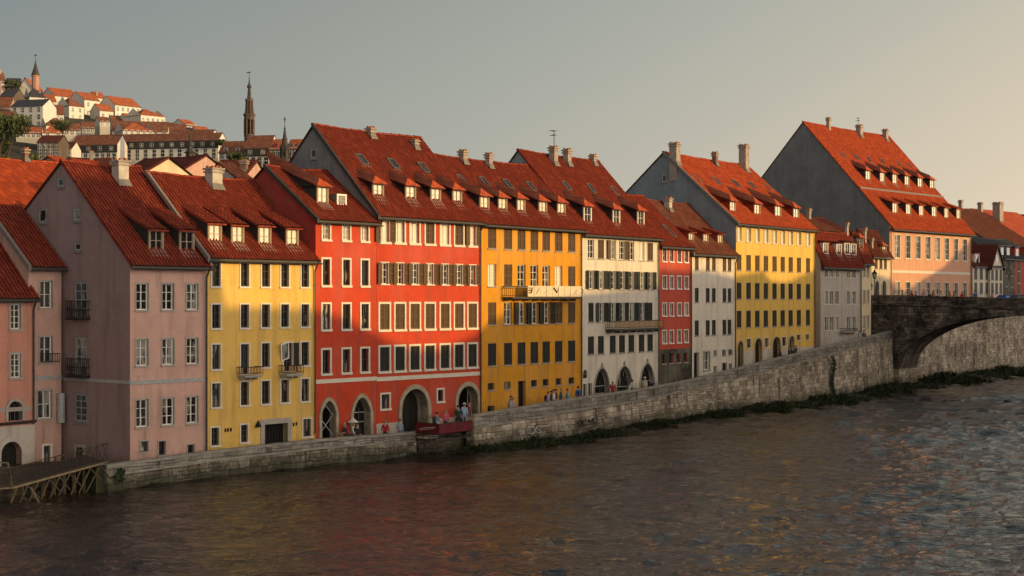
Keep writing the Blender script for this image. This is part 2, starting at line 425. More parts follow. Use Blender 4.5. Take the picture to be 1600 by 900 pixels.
    # --- roof
    def roof(s, mt, over=.4, verge=.12, ridge=True, gutter=True, pitch=.24, backroof=True, vm=None, cornice=None, flat=False):
        b = MB(); sl = (s.zr-s.ze)/s.r
        ye, zee = -over, s.ze-over*sl+.06
        grid_slope(b, -verge, s.w+verge, ye, zee+.1, s.r, s.zr+.16, mt, pitch, flat)
        if backroof:
            slb = (s.zr-s.zbk)/max(.01, (s.B-s.r))
            b.face([(-verge, s.r, s.zr+.15), (s.w+verge, s.r, s.zr+.15), (s.w+verge, s.B+.3, s.zbk-.3*slb+.1), (-verge, s.B+.3, s.zbk-.3*slb+.1)], mt)
            b.face([(-verge, s.r, s.zr+.02), (s.w+verge, s.r, s.zr+.02), (s.w+verge, s.B+.3, s.zbk-.3*slb-.03), (-verge, s.B+.3, s.zbk-.3*slb-.03)], W_DARKF)
        b.face([(-verge, ye, zee-.06), (s.w+verge, ye, zee-.06), (s.w+verge, s.r, s.zr+.03), (-verge, s.r, s.zr+.03)], W_DARKF)
        for u in (-verge, s.w+verge):
            b.face([(u, ye, zee-.06), (u, s.r, s.zr+.03), (u, s.r, s.zr+.16), (u, ye, zee+.1)], mt)
        b.face([(-verge, ye, zee-.06), (s.w+verge, ye, zee-.06), (s.w+verge, ye, zee+.1), (-verge, ye, zee+.1)], W_DARKF)
        s.roofo = b.build('roof', s.root)
        if ridge:
            k = MB(); n = int((s.w+2*verge)/.4)
            for i in range(n):
                x = -verge+(s.w+2*verge)*i/n; L_ = (s.w+2*verge)/n; zs_ = s.zr+(sagz(x+L_/2, s.w+verge) if pitch else 0)
                rr = .15 if i % 2 else .135
                for j in range(4):
                    a0, a1 = pi*j/4, pi*(j+1)/4
                    k.face([(x, s.r+cos(a0)*rr*1.15, zs_+.13+sin(a0)*rr), (x+L_, s.r+cos(a0)*rr*1.15, zs_+.13+sin(a0)*(rr-.02)), (x+L_, s.r+cos(a1)*rr*1.15, zs_+.13+sin(a1)*(rr-.02)), (x, s.r+cos(a1)*rr*1.15, zs_+.13+sin(a1)*rr)], mt)
                k.face([(x, s.r-rr, zs_+.1), (x, s.r, zs_+.13+rr), (x, s.r+rr, zs_+.1)], mt)
            k.build('ridge_tiles', s.roofo)
        if gutter:
            k = MB(); z = zee-.02
            for j in range(5):
                a0, a1 = pi+pi*j/5, pi+pi*(j+1)/5
                k.face([(-verge, ye-.07+cos(a0)*.08, z+sin(a0)*.08), (s.w+verge, ye-.07+cos(a0)*.08, z+sin(a0)*.08), (s.w+verge, ye-.07+cos(a1)*.08, z+sin(a1)*.08), (-verge, ye-.07+cos(a1)*.08, z+sin(a1)*.08)], LEAD)
            k.build('gutter', s.roofo)
        if cornice:
            k = MB(); k.box(.005, s.w-.005, -.22, .004, s.ze-.35, s.ze-.1, cornice); k.box(.005, s.w-.005, -.12, .003, s.ze-.5, s.ze-.352, cornice)
            k.build('cornice', s.root)
        if vm:
            k = MB(); sx = sl
            M = None
            for u in (-verge,):
                k.face([(u-.1, ye, zee+.2), (u+.1, ye, zee+.2), (u+.1, s.r, s.zr+.27), (u-.1, s.r, s.zr+.27)], vm)
                k.face([(u-.1, ye, zee-.1), (u-.1, ye, zee+.2), (u-.1, s.r, s.zr+.27), (u-.1, s.r, s.zr-.03)], vm)
                k.face([(u+.1, ye, zee-.1), (u+.1, ye, zee+.2), (u+.1, s.r, s.zr+.27), (u+.1, s.r, s.zr-.03)], vm)
                k.face([(u-.1, ye, zee-.1), (u+.1, ye, zee-.1), (u+.1, ye, zee+.2), (u-.1, ye, zee+.2)], vm)
            k.build('verge_capping', s.roofo)
    def pipe(s, x, ybot=None, side=-1, zb=0, m=LEAD):
        u = s.F(x, 400)[0] if x is not None else s.w-.15
        k = MB(); z = s.ze-.25
        k.tube((u, -.42, z+.05), (u, -.12, z-.55), .055, m); k.tube((u, -.12, z-.55), (u, -.12, zb), .055, m)
        for i in range(4): k.tube((u, -.12, lerp(zb, z, .2+.22*i)), (u, -.12, lerp(zb, z, .2+.22*i)+.06), .075, m)
        k.build('drainpipe', s.root)
    def chimney(s, x0, x1, yt, yb, m=BR_CHIM, on='f', pots=3, cap=BR_CHIM):
        xc = (x0+x1)/2; p, D = s.Rf(xc, yb)
        wtot = (x1-x0)*D/F; a = wtot/1.42
        if p.y > s.r: p.y = s.r
        zt = CZ+(HOR-yt)*(D)/F-s.zb
        lx, ly = a*1.0, a*.95
        b = MB(); u, v = p.x, p.y+ly/2
        zbse = p.z-ly-.6
        b.box(u-lx/2, u+lx/2, v-ly/2, v+ly/2, zbse, zt-.16, m)
        b.box(u-lx/2-.08, u+lx/2+.08, v-ly/2-.08, v+ly/2+.08, zt-.36, zt-.25, cap)
        b.box(u-lx/2-.11, u+lx/2+.11, v-ly/2-.11, v+ly/2+.11, zt-.16, zt-.05, cap)
        k = max(2, int(lx/.26))
        for i in range(k):
            for j in (0, 1):
                xx = u-lx/2+lx*(i+.5)/k; yy = v+(j-.5)*ly*.7
                b.box(xx-.07, xx+.07, yy-.09, yy+.09, zt-.05, zt+.07+.03*((i+j) % 2), POT)
        # flashing skirt where stack meets the tiles
        sl = (s.zr-s.ze)/s.r
        if x1-x0 > 9: b.face([(u-lx/2-.12, v-ly/2-.2, p.z-.2*sl+.27), (u+lx/2+.12, v-ly/2-.2, p.z-.2*sl+.27), (u+lx/2+.02, v-ly/2-.005, p.z+.5), (u-lx/2-.02, v-ly/2-.005, p.z+.5)], FLASH)
        b.build('chimney', s.roofo)
        return u, v, zt
    def antenna(s, u, v, z, h=1.6, m=IRON):
        b = MB(); b.tube((u, v, z-.3), (u, v, z+h), .03, m, n=5)
        for k, zz in ((.5, z+h), (.35, z+h-.35)):
            b.tube((u-k, v-k*.4, zz), (u+k*.3, v+.1, zz), .02, m, n=4)
            for i in range(4):
                t = -k+i*k*.42; b.tube((u+t, v-.25, zz), (u+t, v+.25, zz-.02), .014, m, n=4)
        b.build('antenna', s.roofo)
    def skylight(s, x, y, w=.75, l=1.05):
        p, D = s.Rf(x, y); sl = (s.zr-s.ze)/s.r; a = math.atan(sl)
        b = MB(); M = Matrix.Translation((p.x, p.y, p.z+.12)) @ Matrix.Rotation(a, 4, 'X')
        for q in ((-w/2, -w/2+.09, -l/2, l/2), (w/2-.09, w/2, -l/2, l/2), (-w/2, w/2, l/2-.09, l/2), (-w/2, w/2, -l/2, -l/2+.09)):
            b.box(q[0], q[1], q[2], q[3], -.1, .12, SKYF, M)
        b.face([tuple(M @ Vector(q)) for q in ((-w/2, -l/2, .07), (w/2, -l/2, .07), (w/2, l/2, .07), (-w/2, l/2, .07))], G_SKY)
        b.face([tuple(M @ Vector(q)) for q in ((-w/2-.08, -l/2-.35, .012), (w/2+.08, -l/2-.35, .012), (w/2+.05, -l/2, .03), (-w/2-.05, -l/2, .03))], FLASH)
        b.build('skylight', s.roofo)
    def dormer(s, x0, x1, yt, yb, kind='hip', gl=G_LIT, cheek=None, mt=None, fr=W_TAN, slope=.3, nz=2, bw=.2, face=None, front=None):
        if kind == 'hip' and mt is None and DARKD: mt, front = DARKD
        xc = (x0+x1)/2; p, D = s.Rf(xc, yb+1.5)
        w = q5((x1-x0)*D/F/s.fs(xc)); h = q5((yb-yt)*D/F)
        cheek = cheek or SH_BLACK; mt = mt or s.rm; face = face or W_TANF  # near-black default cheeks: their shade is put into the colour
        sl = (s.zr-s.ze)/s.r; y0 = p.y; z0 = p.z+.12
        W = w/2+bw*.55; zt = z0+h+.12
        b = MB()
        yb_ = min(s.r, y0+(zt-z0)/sl+.3)
        # cheeks + front surround
        for sx in (-1, 1):
            b.face([(sx*W, y0, z0-.25), (sx*W, y0, zt), (sx*W, yb_, zt), (sx*W, yb_, z0+(yb_-y0)*sl-.3)], cheek)
        b.box(-W-.02, -w/2, y0-.03, y0+.06, z0-.3, zt, face); b.box(w/2, W+.02, y0-.03, y0+.06, z0-.3, zt, face)
        b.box(-w/2, w/2, y0-.028, y0+.06, z0+h, zt, face); b.box(-w/2-.1, w/2+.1, y0-.1, y0+.06, z0-.3, z0, face)
        d = b.build('dormer', s.root, (p.x, 0, 0))
        wd = link(frame_mesh(w, h, None, fr, 2, nz, .1, .061, False), 'window', d, (0, y0, z0))
        pn = link(pane_mesh(w, h, gl, .06), 'pane', d, (0, y0, z0))
        k = MB(); o = .2; yf = y0-.25
        if kind == 'shed':
            yr = y0+(zt-z0)/(sl-slope)+.1
            zr_ = zt+(yr-y0)*slope; zf = zt-.25*slope
            t = .09
            A = [(-W-o, yf, zf), (W+o, yf, zf), (W+o, yr, zr_+.05), (-W-o, yr, zr_+.05)]
            grid_slope(k, -W-o, W+o, yf, zf+t, yr, zr_+t+.03, mt, .24, False)
            k.face(A, cheek)
            for sx in (-1, 1): k.face([(sx*(W+o), yf, zf), (sx*(W+o), yr, zr_), (sx*(W+o), yr, zr_+t+.03), (sx*(W+o), yf, zf+t)], mt)
            k.face([(-W-o, yf, zf), (W+o, yf, zf), (W+o, yf, zf+t), (-W-o, yf, zf+t)], mt)
            for sx in (-1, 1): k.face([(sx*W, y0, zt-.01), (sx*W, yr, zr_), (sx*W, yr, zt-.01)], cheek)
        else:
            o = .24; m_ = .42; rh = (W+o)*.6; zf = zt-.05; yh = yf+(W+o)*.7
            ye2 = y0+(zf-z0+m_*(y0-yf))/max(.3, sl-m_)+.35; yr = ye2+rh/max(.3, sl-m_)
            def zz_(y): return zf+m_*max(0, y-yf-.3)
            Rd = (0, yh, zz_(yh)+rh); Rb = (0, yr, zz_(yr)+rh)
            k.face([(-W-o, yf, zf), (W+o, yf, zf), Rd], front or mt)
            k.face([(W+o, yf, zf), (W+o, ye2, zz_(ye2)), Rb, Rd], mt); k.face([(-W-o, yf, zf), Rd, Rb, (-W-o, ye2, zz_(ye2))], mt)
            k.face([(-W-o, yf, zf-.07), (W+o, yf, zf-.07), (W+o, ye2, zz_(ye2)-.07), (-W-o, ye2, zz_(ye2)-.07)], cheek)
            k.face([(-W-o, yf, zf-.07), (W+o, yf, zf-.07), (W+o, yf, zf), (-W-o, yf, zf)], mt)
            for sx in (-1, 1):
                k.face([(sx*(W+o), yf, zf-.07), (sx*(W+o), ye2, zz_(ye2)-.07), (sx*(W+o), ye2, zz_(ye2)), (sx*(W+o), yf, zf)], mt)
                k.face([(sx*W, y0, zf-.08), (sx*W, ye2, zz_(ye2)-.05), (sx*W, ye2, zf-.08)], cheek)
        k.build('dormer_roof', d)
        fl = MB(); fl.face([(-W-.05, y0-.6, z0-.6*sl+.06), (W+.05, y0-.6, z0-.6*sl+.06), (W, y0-.04, z0+.05), (-W, y0-.04, z0+.05)], FLASH); fl.build('flashing', d)
        return d
    def balcony(s, x0, x1, ytop, ybot, m=IRON, depth=.8, wood=False, name='balcony', slab=None):
        slab = slab or W_TRIMG
        u0, _, D = s.F(x0, ybot); u1 = s.F(x1, ybot)[0]; zb = s.F((x0+x1)/2, ybot-2)[1]; zt = s.F((x0+x1)/2, ytop)[1]
        # nearer than the wall: correct for the projection of the front edge
        b = MB(); b.box(u0, u1, -depth, 0, zb, zb+.09, slab); b.box(u0+.05, u1-.05, -depth+.06, 0, zb-.06, zb-.001, slab)
        n = max(2, int((u1-u0)/1.2))
        for i in range(n+1):
            x = lerp(u0+.15, u1-.15, i/n); b.box(x-.05, x+.05, -depth*.55, 0, zb-.2, zb-.06, slab)
        o = b.build(name, s.root)
        k = MB(); rail = plain('ochre_slats', (.3, .17, .06), .7) if wood else m
        for (a, c) in (((u0, -depth), (u1, -depth)), ((u0, 0), (u0, -depth)), ((u1, 0), (u1, -depth))):
            L_ = sqrt((a[0]-c[0])**2+(a[1]-c[1])**2); nn = max(3, int(L_/(.16 if not wood else .2)))
            k.tube((a[0], a[1], zt), (c[0], c[1], zt), .03, m, n=5); k.tube((a[0], a[1], zb+.2), (c[0], c[1], zb+.2), .02, m, n=5)
            for i in range(nn+1):
                x, y = lerp(a[0], c[0], i/nn), lerp(a[1], c[1], i/nn)
                if wood and 0 < i < nn: k.box(x-.055, x+.055, y-.01, y+.01, zb+.16, zt-.02, rail)
                else: k.tube((x, y, zb+.1), (x, y, zt), .014, m, n=4)
        k.build('railing', o)
        return u0, u1, zb, zt
CHAN = {}
def sagz(x, w): return -.11*sin(pi*min(1, max(0, x/w)))+.025*sin(x*1.7)*sin(pi*min(1, max(0, x/w)))
DARKD = []
def arch_pts(u0, u1, zt, kind, n=14):
    cx, rr = (u0+u1)/2, (u1-u0)/2
    if kind == 'round': return [(cx-rr*cos(pi*i/n), zt-rr+rr*sin(pi*i/n)) for i in range(n+1)]
    if kind == 'flat':  return [(cx-rr*cos(pi*i/n), zt-rr*.45+rr*.45*sin(pi*i/n)) for i in range(n+1)]
    out = []                                    # pointed
    h = rr*1.25
    for i in range(n+1):
        t = -1+2*i/n; out.append((cx+rr*t, zt-h+h*(1-abs(t)**1.9)**.75))
    return out
def grid_slope(b, u0, u1, y0, z0, y1, z1, m, pitch=.24, flat=False, course=.34):
    """pantiled slope: real corrugation across and a lap at each course"""
    if flat:
        b.face([(u0, y0, z0), (u1, y0, z0), (u1, y1, z1), (u0, y1, z1)], m); return
    Ls = sqrt((y1-y0)**2+(z1-z0)**2); nc = max(1, int(Ls/course)); nr = max(1, int((u1-u0)/pitch)); spr = 5
    ny, nz = -(z1-z0)/Ls, (y1-y0)/Ls
    cols = nr*spr
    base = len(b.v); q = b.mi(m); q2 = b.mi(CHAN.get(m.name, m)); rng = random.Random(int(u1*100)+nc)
    prof = [0.0, .6, 1.0, .75, .25]
    rows = []
    for c in range(nc):
        rows.append((c/nc, .030)); rows.append(((c+.985)/nc, .0))
    sag = [rng.uniform(-.008, .008) for _ in range(nr+1)]
    for (t, lap) in rows:
        y, z = lerp(y0, y1, t), lerp(z0, z1, t)
        for i in range(cols+1):
            k = prof[i % spr]*(.07 if pitch > .22 else .05)+lap+sag[i//spr]+rng.uniform(-.003, .003)
            b.v.append((u0+(u1-u0)*i/cols, y+ny*k, z+nz*k+(sagz(u0+(u1-u0)*i/cols, u1)*t if u1-u0 > 4 else 0)))
    w = cols+1
    for r_ in range(len(rows)-1):
        for i in range(cols):
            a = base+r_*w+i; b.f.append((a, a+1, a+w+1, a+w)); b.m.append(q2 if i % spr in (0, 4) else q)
# ------------------------------------------------------------------ light, sky, camera
SUN_AZ, SUN_EL = 111.7, 8.0            # azimuth clockwise from +Y
S_H = Vector((sin(R(SUN_AZ)), cos(R(SUN_AZ)), 0))
cam = bpy.data.cameras.new('camera'); co_ = bpy.data.objects.new('camera', cam); C.objects.link(co_); SC.camera = co_
co_.location = (0, 0, CZ); co_.rotation_euler = (pi/2, 0, 0)
cam.sensor_width = 36; cam.lens = F/1600*36; cam.shift_y = (HOR-450)/1600; cam.clip_end = 6000; cam.clip_start = .5
W = bpy.data.worlds.new('World'); SC.world = W; W.use_nodes = True
nt = W.node_tree; bg = nt.nodes['Background']
sky = N(nt, 'ShaderNodeTexSky', sky_type='NISHITA'); sky.sun_disc = False; sky.sun_elevation = R(SUN_EL); sky.sun_rotation = R(SUN_AZ)
sky.air_density = 1.6; sky.dust_density = 4.5; sky.ozone_density = 1.5; sky.altitude = 200
SKY_K = .1
# thin high haze of a hot evening: a warm veil round the sun's quarter of the sky, grey-green away from it
tc = N(nt, 'ShaderNodeTexCoord'); sp = N(nt, 'ShaderNodeSeparateXYZ'); L(nt, tc.outputs['Generated'], sp.inputs[0])
dt = N(nt, 'ShaderNodeVectorMath', operation='DOT_PRODUCT'); L(nt, tc.outputs['Generated'], dt.inputs[0]); dt.inputs[1].default_value = (S_H.x, S_H.y, .05)
el = mth(nt, 'MAXIMUM', sp.outputs[2], 0)
az = mth(nt, 'MULTIPLY_ADD', dt.outputs['Value'], .5, .5)
k = mth(nt, 'ADD', az, mth(nt, 'MULTIPLY', el, -.9))
haze = ramp(nt, k, [(0, (.23, .27, .29)), (.12, (.345, .365, .34)), (.2, (.435, .45, .405)), (.28, (.56, .54, .46)), (.40, (.83, .71, .54)), (.48, (1.05, .86, .62)), (.60, (2.3, 2.0, 1.7)), (1, (5.2, 4.7, 4.15))])
mx = mixc(nt, .82, sky.outputs[0], sky.outputs[0])
sk = N(nt, 'ShaderNodeVectorMath', operation='SCALE'); L(nt, sky.outputs[0], sk.inputs[0]); sk.inputs['Scale'].default_value = SKY_K
out = mixc(nt, .85, sk.outputs[0], haze)
L(nt, out, bg.inputs['Color']); bg.inputs['Strength'].default_value = 1.0
SUN_STR = 3.85
sl_ = bpy.data.lights.new('sun', 'SUN'); so = bpy.data.objects.new('sun', sl_); C.objects.link(so)
sl_.energy = SUN_STR; sl_.angle = R(.6); sl_.color = (1, .64, .21)
dv = Vector((S_H.x*cos(R(SUN_EL)), S_H.y*cos(R(SUN_EL)), sin(R(SUN_EL))))
so.rotation_euler = dv.to_track_quat('Z', 'Y').to_euler(); so.location = dv*400
SC.view_settings.view_transform = 'Standard'; SC.view_settings.look = 'None'; SC.view_settings.exposure = 0
SC.render.engine = 'CYCLES'
SC.cycles.use_denoising = True; SC.cycles.max_bounces = 5; SC.cycles.diffuse_bounces = 3; SC.cycles.glossy_bounces = 3
SC.cycles.caustics_reflective = False; SC.cycles.caustics_refractive = False; SC.cycles.sample_clamp_indirect = 6

# ------------------------------------------------------------------ colours
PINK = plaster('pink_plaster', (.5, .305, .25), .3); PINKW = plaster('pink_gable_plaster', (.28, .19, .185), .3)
SALM = plaster('salmon_plaster', (.5, .23, .17), .25)
YEL = plaster('yellow_plaster', (.66, .415, .105), .24)
RED = plaster('red_plaster', (.47, .057, .025), .34)
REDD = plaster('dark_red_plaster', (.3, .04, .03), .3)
ORA = plaster('orange_plaster', (.58, .262, .024), .3)
CRM = plaster('cream_plaster', (.62, .55, .46), .26)
RED2 = plaster('brick_red_plaster', (.45, .075, .045), .22)
YEL2 = plaster('bright_yellow_plaster', (.66, .415, .095), .24)
GRY = plaster('grey_plaster', (.42, .37, .33), .22)
CRM2 = plaster('warm_cream_plaster', (.62, .5, .34), .2)
PEA = plaster('peach_plaster', (.56, .3, .2), .16)
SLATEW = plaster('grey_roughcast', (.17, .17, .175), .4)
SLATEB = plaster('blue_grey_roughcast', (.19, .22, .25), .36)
WHT = plaster('whitewash_plaster', (.55, .52, .47), .2)
PLINTH = plaster('pale_plinth', (.48, .42, .36), .3)
STONE = masonry('old_stone', [(.12, .1, .085), (.22, .185, .15), (.3, .26, .21), (.36, .32, .26)], .5, .28, uv=False)
T_RED = tile('red_clay_tiles', (.225, .032, .014), .4)
T_ORA = tile('orange_clay_tiles', (.38, .06, .019), .4)
T_DRK = tile('dark_clay_tiles', (.11, .026, .018), .4)
T_BRN = tile('brown_clay_tiles', (.16, .05, .03), .4)
CHAN[T_RED.name] = tile('red_tile_channels', (.09, .014, .008), .4)  # groove shade and dirt put into the colour so the ribs read
T_RN = T_RED
T_SLT = plain('slate', (.05, .05, .055), .6, 0, .4)
ARCHST = plain('worn_arch_stone', (.34, .28, .2), .9, 0, .35, 3, .5)

STZ = [(-300, .4), (165, .5), (500, .62), (650, .7), (745, 1.5), (900, 2.1), (1000, 2.2), (1110, 2.8), (1270, 4.3), (1395, 5.7)]
def strz(x): return interp(STZ, x)
WALLD = [(165, 85.3), (203, 87.0), (330, 92.2), (500, 98.6), (650, 104.3), (740, 107.5), (900, 116.5), (1110, 140), (1250, 154), (1300, 161), (1345, 170), (1395, 184.5), (1600, 228), (1900, 300)]
def walld(x): return interp(WALLD, x)

def mk(name, label, cat, x0, D0, phi, x1, wall, rm, eave, apex, apexR=False, zb=None, B=None, width=None, group=None):
    zb = strz((x0+(x1 or x0))/2) if zb is None else zb
    h = House(name, label, cat, x0, D0, phi, zb, x1, width, group)
    h.rm = rm; ze = h.F(*eave)[1]
    r, zr, _ = h.S(apex[0], apex[1], h.w if apexR else 0)
    h.body(wall, ze, zr, r, B)
    return h
def endD(h): return h.P.y+h.d.y*h.w

CHK = plain('tarred_cheek', (.028, .018, .015), .85)  # shade on the dormer cheeks, painted as a near-black colour
W_SHADE = plain('dull_grey_surround', (.2, .18, .16), .85)
DARKD += [tile('dormer_tiles', (.11, .026, .016), .4), T_ORA]  # hip dormers: shaded slopes and sunlit front painted as different tiles
# ---- left salmon house
h = mk('salmon_house', 'low salmon pink house at the left edge with a round arched door', 'house', -120, 86.2, 40, None, SALM, T_RED, (20, 461.5), (-60, 380), zb=.5, width=6.9)
# place its right corner at pixel 55
uR = h.w
h.zr, h.r = h.ze+4.2, 4.6; h.B = 9.2; h.zbk = h.ze
g = dict(trim=W_TRIMG, sash=W_WHITE, gl=G_BLUE, nx=2, nz=4)
h.win(24.5, 476, 514, 16, **g); h.win(24.5, 553, 590, 16, **g)
h.arch(12, 34, 627, surround=W_TRIMG, sw=.16, zfloor=3.15, door='glass', dp=.25)
h.arch(1, 33, 690, surround=PLINTH, sw=.3, zfloor=.3, door='dark')
h.band(25, 640, 5, W_TRIMG)
h.finish_wall(plinth=(PLINTH, 2.55)); h.roof(T_RED, vm=FLASH); h.pipe(51, zb=2.6)
b = MB(); b.tube((0, -.1, 2.6), (h.w, -.1, 2.75), .09, LEAD); b.build('drainpipe', h.root)
PL = h

# ---- pink house
h = mk('pink_house', 'tall pink house with broad shaded gable wall and two dormers', 'house', 203, 89.5, 40, 323, PINK, T_RED, (203, 410), (97, 255))
g = dict(trim=W_TRIMG, sash=W_WHITE, gl=G_DARK, nx=2, nz=3, t=.07)
for yt, yb in ((443, 484), (528.5, 570), (622, 664)): h.row([222, 262.5, 300.5], 262, yt, yb, 19, 'g', **g)
h.win(225, 690, 706, 12, trim=W_TRIMG, t=.06, sash=W_DARKF, nx=1, nz=1)
h.win(253, 689, 711, 11, trim=W_TRIMG, t=.06, sash=W_DARKF, nx=1, nz=1); h.win(298, 695, 708, 11, trim=W_TRIMG, t=.06, sash=W_DARKF, nx=1, nz=1)
h.band(262, 596, 4.5, W_GREY)
h.B = 10.4; h.zbk = h.S(38, 333, 0)[1]
h.finish_wall(); 
h.roof(T_RED)
h.dormer(235, 253, 363, 392, 'shed', gl=G_DARK, nz=2, slope=.45); h.dormer(283, 301, 365, 394, 'shed', gl=G_DARK, nz=2, slope=.45)
h.chimney(180, 207, 249, 293, BR_CHIMW); h.pipe(321, zb=.4)
# gable side: plaster skin coloured darker for its shade, windows and balconies
sk_ = MB(); B_ = 6.55
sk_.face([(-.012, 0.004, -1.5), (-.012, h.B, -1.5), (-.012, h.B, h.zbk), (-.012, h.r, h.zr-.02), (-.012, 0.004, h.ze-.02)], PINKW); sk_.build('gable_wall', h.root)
def side_win(h, x, yt, yb, wpx, nx=2, nz=3, gl=G_BLUE, t=.09, sash=W_GREY, trim=W_SHADE, rail=False, bal=False, proud=.03):
    v, zt, D = h.S(x, yt); zb = h.S(x, yb)[1]
    a = (x-800)/F; f = abs(h.b.x-a*h.b.y); w = wpx*D/F/f; hh = zt-zb
    b = MB(); X = -.012-proud
    def bx(y0, y1, z0, z1, d0, m): b.box(X-d0, X+.03, v+y0, v+y1, zb+z0, zb+z1, m)
    bx(-w/2-t, -w/2, -t, hh+t, .03, trim); bx(w/2, w/2+t, -t, hh+t, .03, trim); bx(-w/2, w/2, hh, hh+t, .028, trim); bx(-w/2-t, w/2+t, -t-.06, 0, .07, trim)
    bx(-w/2, -w/2+.07, 0, hh, .004, sash); bx(w/2-.07, w/2, 0, hh, .004, sash); bx(-w/2+.07, w/2-.07, hh-.07, hh, .003, sash); bx(-w/2+.07, w/2-.07, 0, .07, .003, sash)
    for i in range(1, nx): y = -w/2+w*i/nx; bx(y-.03, y+.03, .07, hh-.07, .006, sash)
    for i in range(1, nz): z = hh*i/nz; bx(-w/2+.07, w/2-.07, z-.02, z+.02, .002, sash)
    o = b.build('window', h.root)
    k = MB(); k.face([(X, v-w/2, zb), (X, v+w/2, zb), (X, v+w/2, zt), (X, v-w/2, zt)], gl); k.build('pane', o)
    if rail or bal:
        dp = .55 if bal else .12; k = MB(); L0, L1 = v-w/2-.25, v+w/2+.25; zt_ = zb+.95 if bal else zb+.55
        if bal: k.box(-dp-.05, 0, L0, L1, zb-.14, zb-.02, IRON)
        for (p, q) in (((-dp, L0), (-dp, L1)), ((0, L0), (-dp, L0)), ((0, L1), (-dp, L1))):
            n = 9 if p[0] == q[0] else 4
            for z in (zb+.05, zb+.45, zt_): k.tube((p[0], p[1], z), (q[0], q[1], z), .025, IRON, n=5)
            for i in range(n+1):
                y = lerp(p[1], q[1], i/n); x_ = lerp(p[0], q[0], i/n)
                k.tube((x_, y, zb), (x_, y, zt_), .016, IRON, n=4)
                if i < n and p[0] == q[0]: k.tube((x_, y, zb+.1), (x_, lerp(p[1], q[1], (i+1)/n), zt_-.1), .012, IRON, n=4)
        k.build('balcony' if bal else 'window_rail', h.root)
for (yt, yb, bal) in ((441, 496, 1), (528, 586, 1), (616, 658, 0)): side_win(h, 128, yt, yb, 18, 2, 4, bal=bal)
side_win(h, 96, 279, 291, 8, 1, 1, gl=G_DARK); side_win(h, 68, 327, 347, 10, 1, 1, gl=G_DARK); side_win(h, 121, 326, 344, 10, 1, 1, gl=G_DARK); side_win(h, 123, 380, 391, 9, 1, 1)
side_win(h, 125, 697, 722, 12, 1, 1, gl=G_DARK, trim=W_TRIMG)
b = MB(); v, z_, D = h.S(150, 594.5); b.box(-.05, .0, 0, 6.5, z_-.1, z_+.09, W_GREY); b.build('string_course', h.root)
PK = h

# ---- pink wing set back behind the corner
p95 = Vector((gx(96, 93.65), 93.65, 0)); 
h = House('pink_wing', 'narrow pink side wing wedged between the salmon house and the pink gable', 'house', 44, 91.55, 40, .5, 96)
h.rm = T_RED; ze = h.F(70, 414)[1]; h.body(PINK, ze, ze+3.5, 4.3, 8.6)
g = dict(trim=W_TRIMG, sash=W_WHITE, gl=G_BLUE, nx=2, nz=2, t=.07)
h.win(72, 439, 481, 20, **g); h.win(72, 525, 566, 20, **g); h.win(70, 610, 654, 22, **g)
h.win(73, 696, 726, 11, trim=W_TRIM, sash=W_DARKF, t=.13)
h.band(72, 591, 5, W_GREY); h.finish_wall(); h.roof(T_RED, vm=FLASH)
b = MB(); b.tube((h.F(92, 600)[0], -.2, h.F(92, 660)[1]), (h.F(92, 600)[0], -.2, h.F(92, 614)[1]), .22, W_GREY, n=8); b.build('wall_cabinet', h.root)
k = MB(); z = h.F(72, 566)[1]
for zz in (z+.05, z+.5): k.tube((h.F(58, 566)[0], -.35, zz), (h.F(88, 566)[0], -.35, zz), .025, IRON)
for i in range(9): x = lerp(h.F(58, 566)[0], h.F(88, 566)[0], i/8); k.tube((x, -.35, z), (x, -.35, z+.5), .016, IRON, n=4)
k.build('window_rail', h.root)

# ---- yellow house
h = mk('yellow_house', 'pale yellow house with four shed dormers and two small balconies', 'house', 323, endD(PK), 40, 493, YEL, T_RED, (323, 399), (232, 273))
g = dict(trim=W_TRIM, sash=W_DARKF, gl=G_DARK, nx=2, nz=3, t=.085)
xs = [337.5, 382.3, 415, 445, 476.5]
h.row(xs, 415, 411.5, 448, 12.6, 'g', **g); h.row(xs, 415, 475.5, 511.5, 12.6, 'g', **g); h.row([xs[0], xs[2], xs[4]], 415, 536.5, 573.5, 12.6, 'g', **g); h.row(xs, 415, 595, 631, 12.6, 'g', **g)
h.row([382.3], 415, 536.5, 583, 13, 'g', **g)
h.win(450, 535.5, 580, 14, 'r', trim=W_TRIM, sash=W_DARKF, sh=SH_BLACK, t=.08)
h.win(336, 668, 696, 12, **g); h.win(381.5, 663, 691, 11, **g); h.win(479.5, 654.5, 682, 13, **g)
u0, u1 = h.F(413, 660)[0], h.F(449, 660)[0]; zt = h.F(430, 662)[1]
h.holes.append((u0, u1, -.4, zt, .5, None))
b = MB(); t = .32
b.box(u0-t, u0, -.06, .3, -.5, zt+t, W_TRIMG); b.box(u1, u1+t, -.06, .3, -.5, zt+t, W_TRIMG); b.box(u0, u1, -.058, .3, zt, zt+t-.002, W_TRIMG); o = b.build('gate_frame', h.root)
b = MB(); b.face([(u0, .45, -.5), (u1, .45, -.5), (u1, .45, zt), (u0, .45, zt)], DARKIN)
for i in range(9): x = lerp(u0, u1, i/8); b.box(x-.02, x+.02, .38, .44, -.5, zt, DOORW)
b.build('gate', h.root)
h.finish_wall(); h.roof(T_RED, vm=FLASH)
for x0, x1, yt, yb in ((327.5, 343.5, 354, 380), (363.5, 379, 356, 382), (405.5, 421.5, 357.5, 384), (449, 464, 361, 386)): h.dormer(x0, x1, yt, yb, 'shed', cheek=SH_BLACK, slope=.42)
h.chimney(326, 354, 261, 299, BR_CHIMW, pots=4); h.pipe(490.5, zb=1.2)
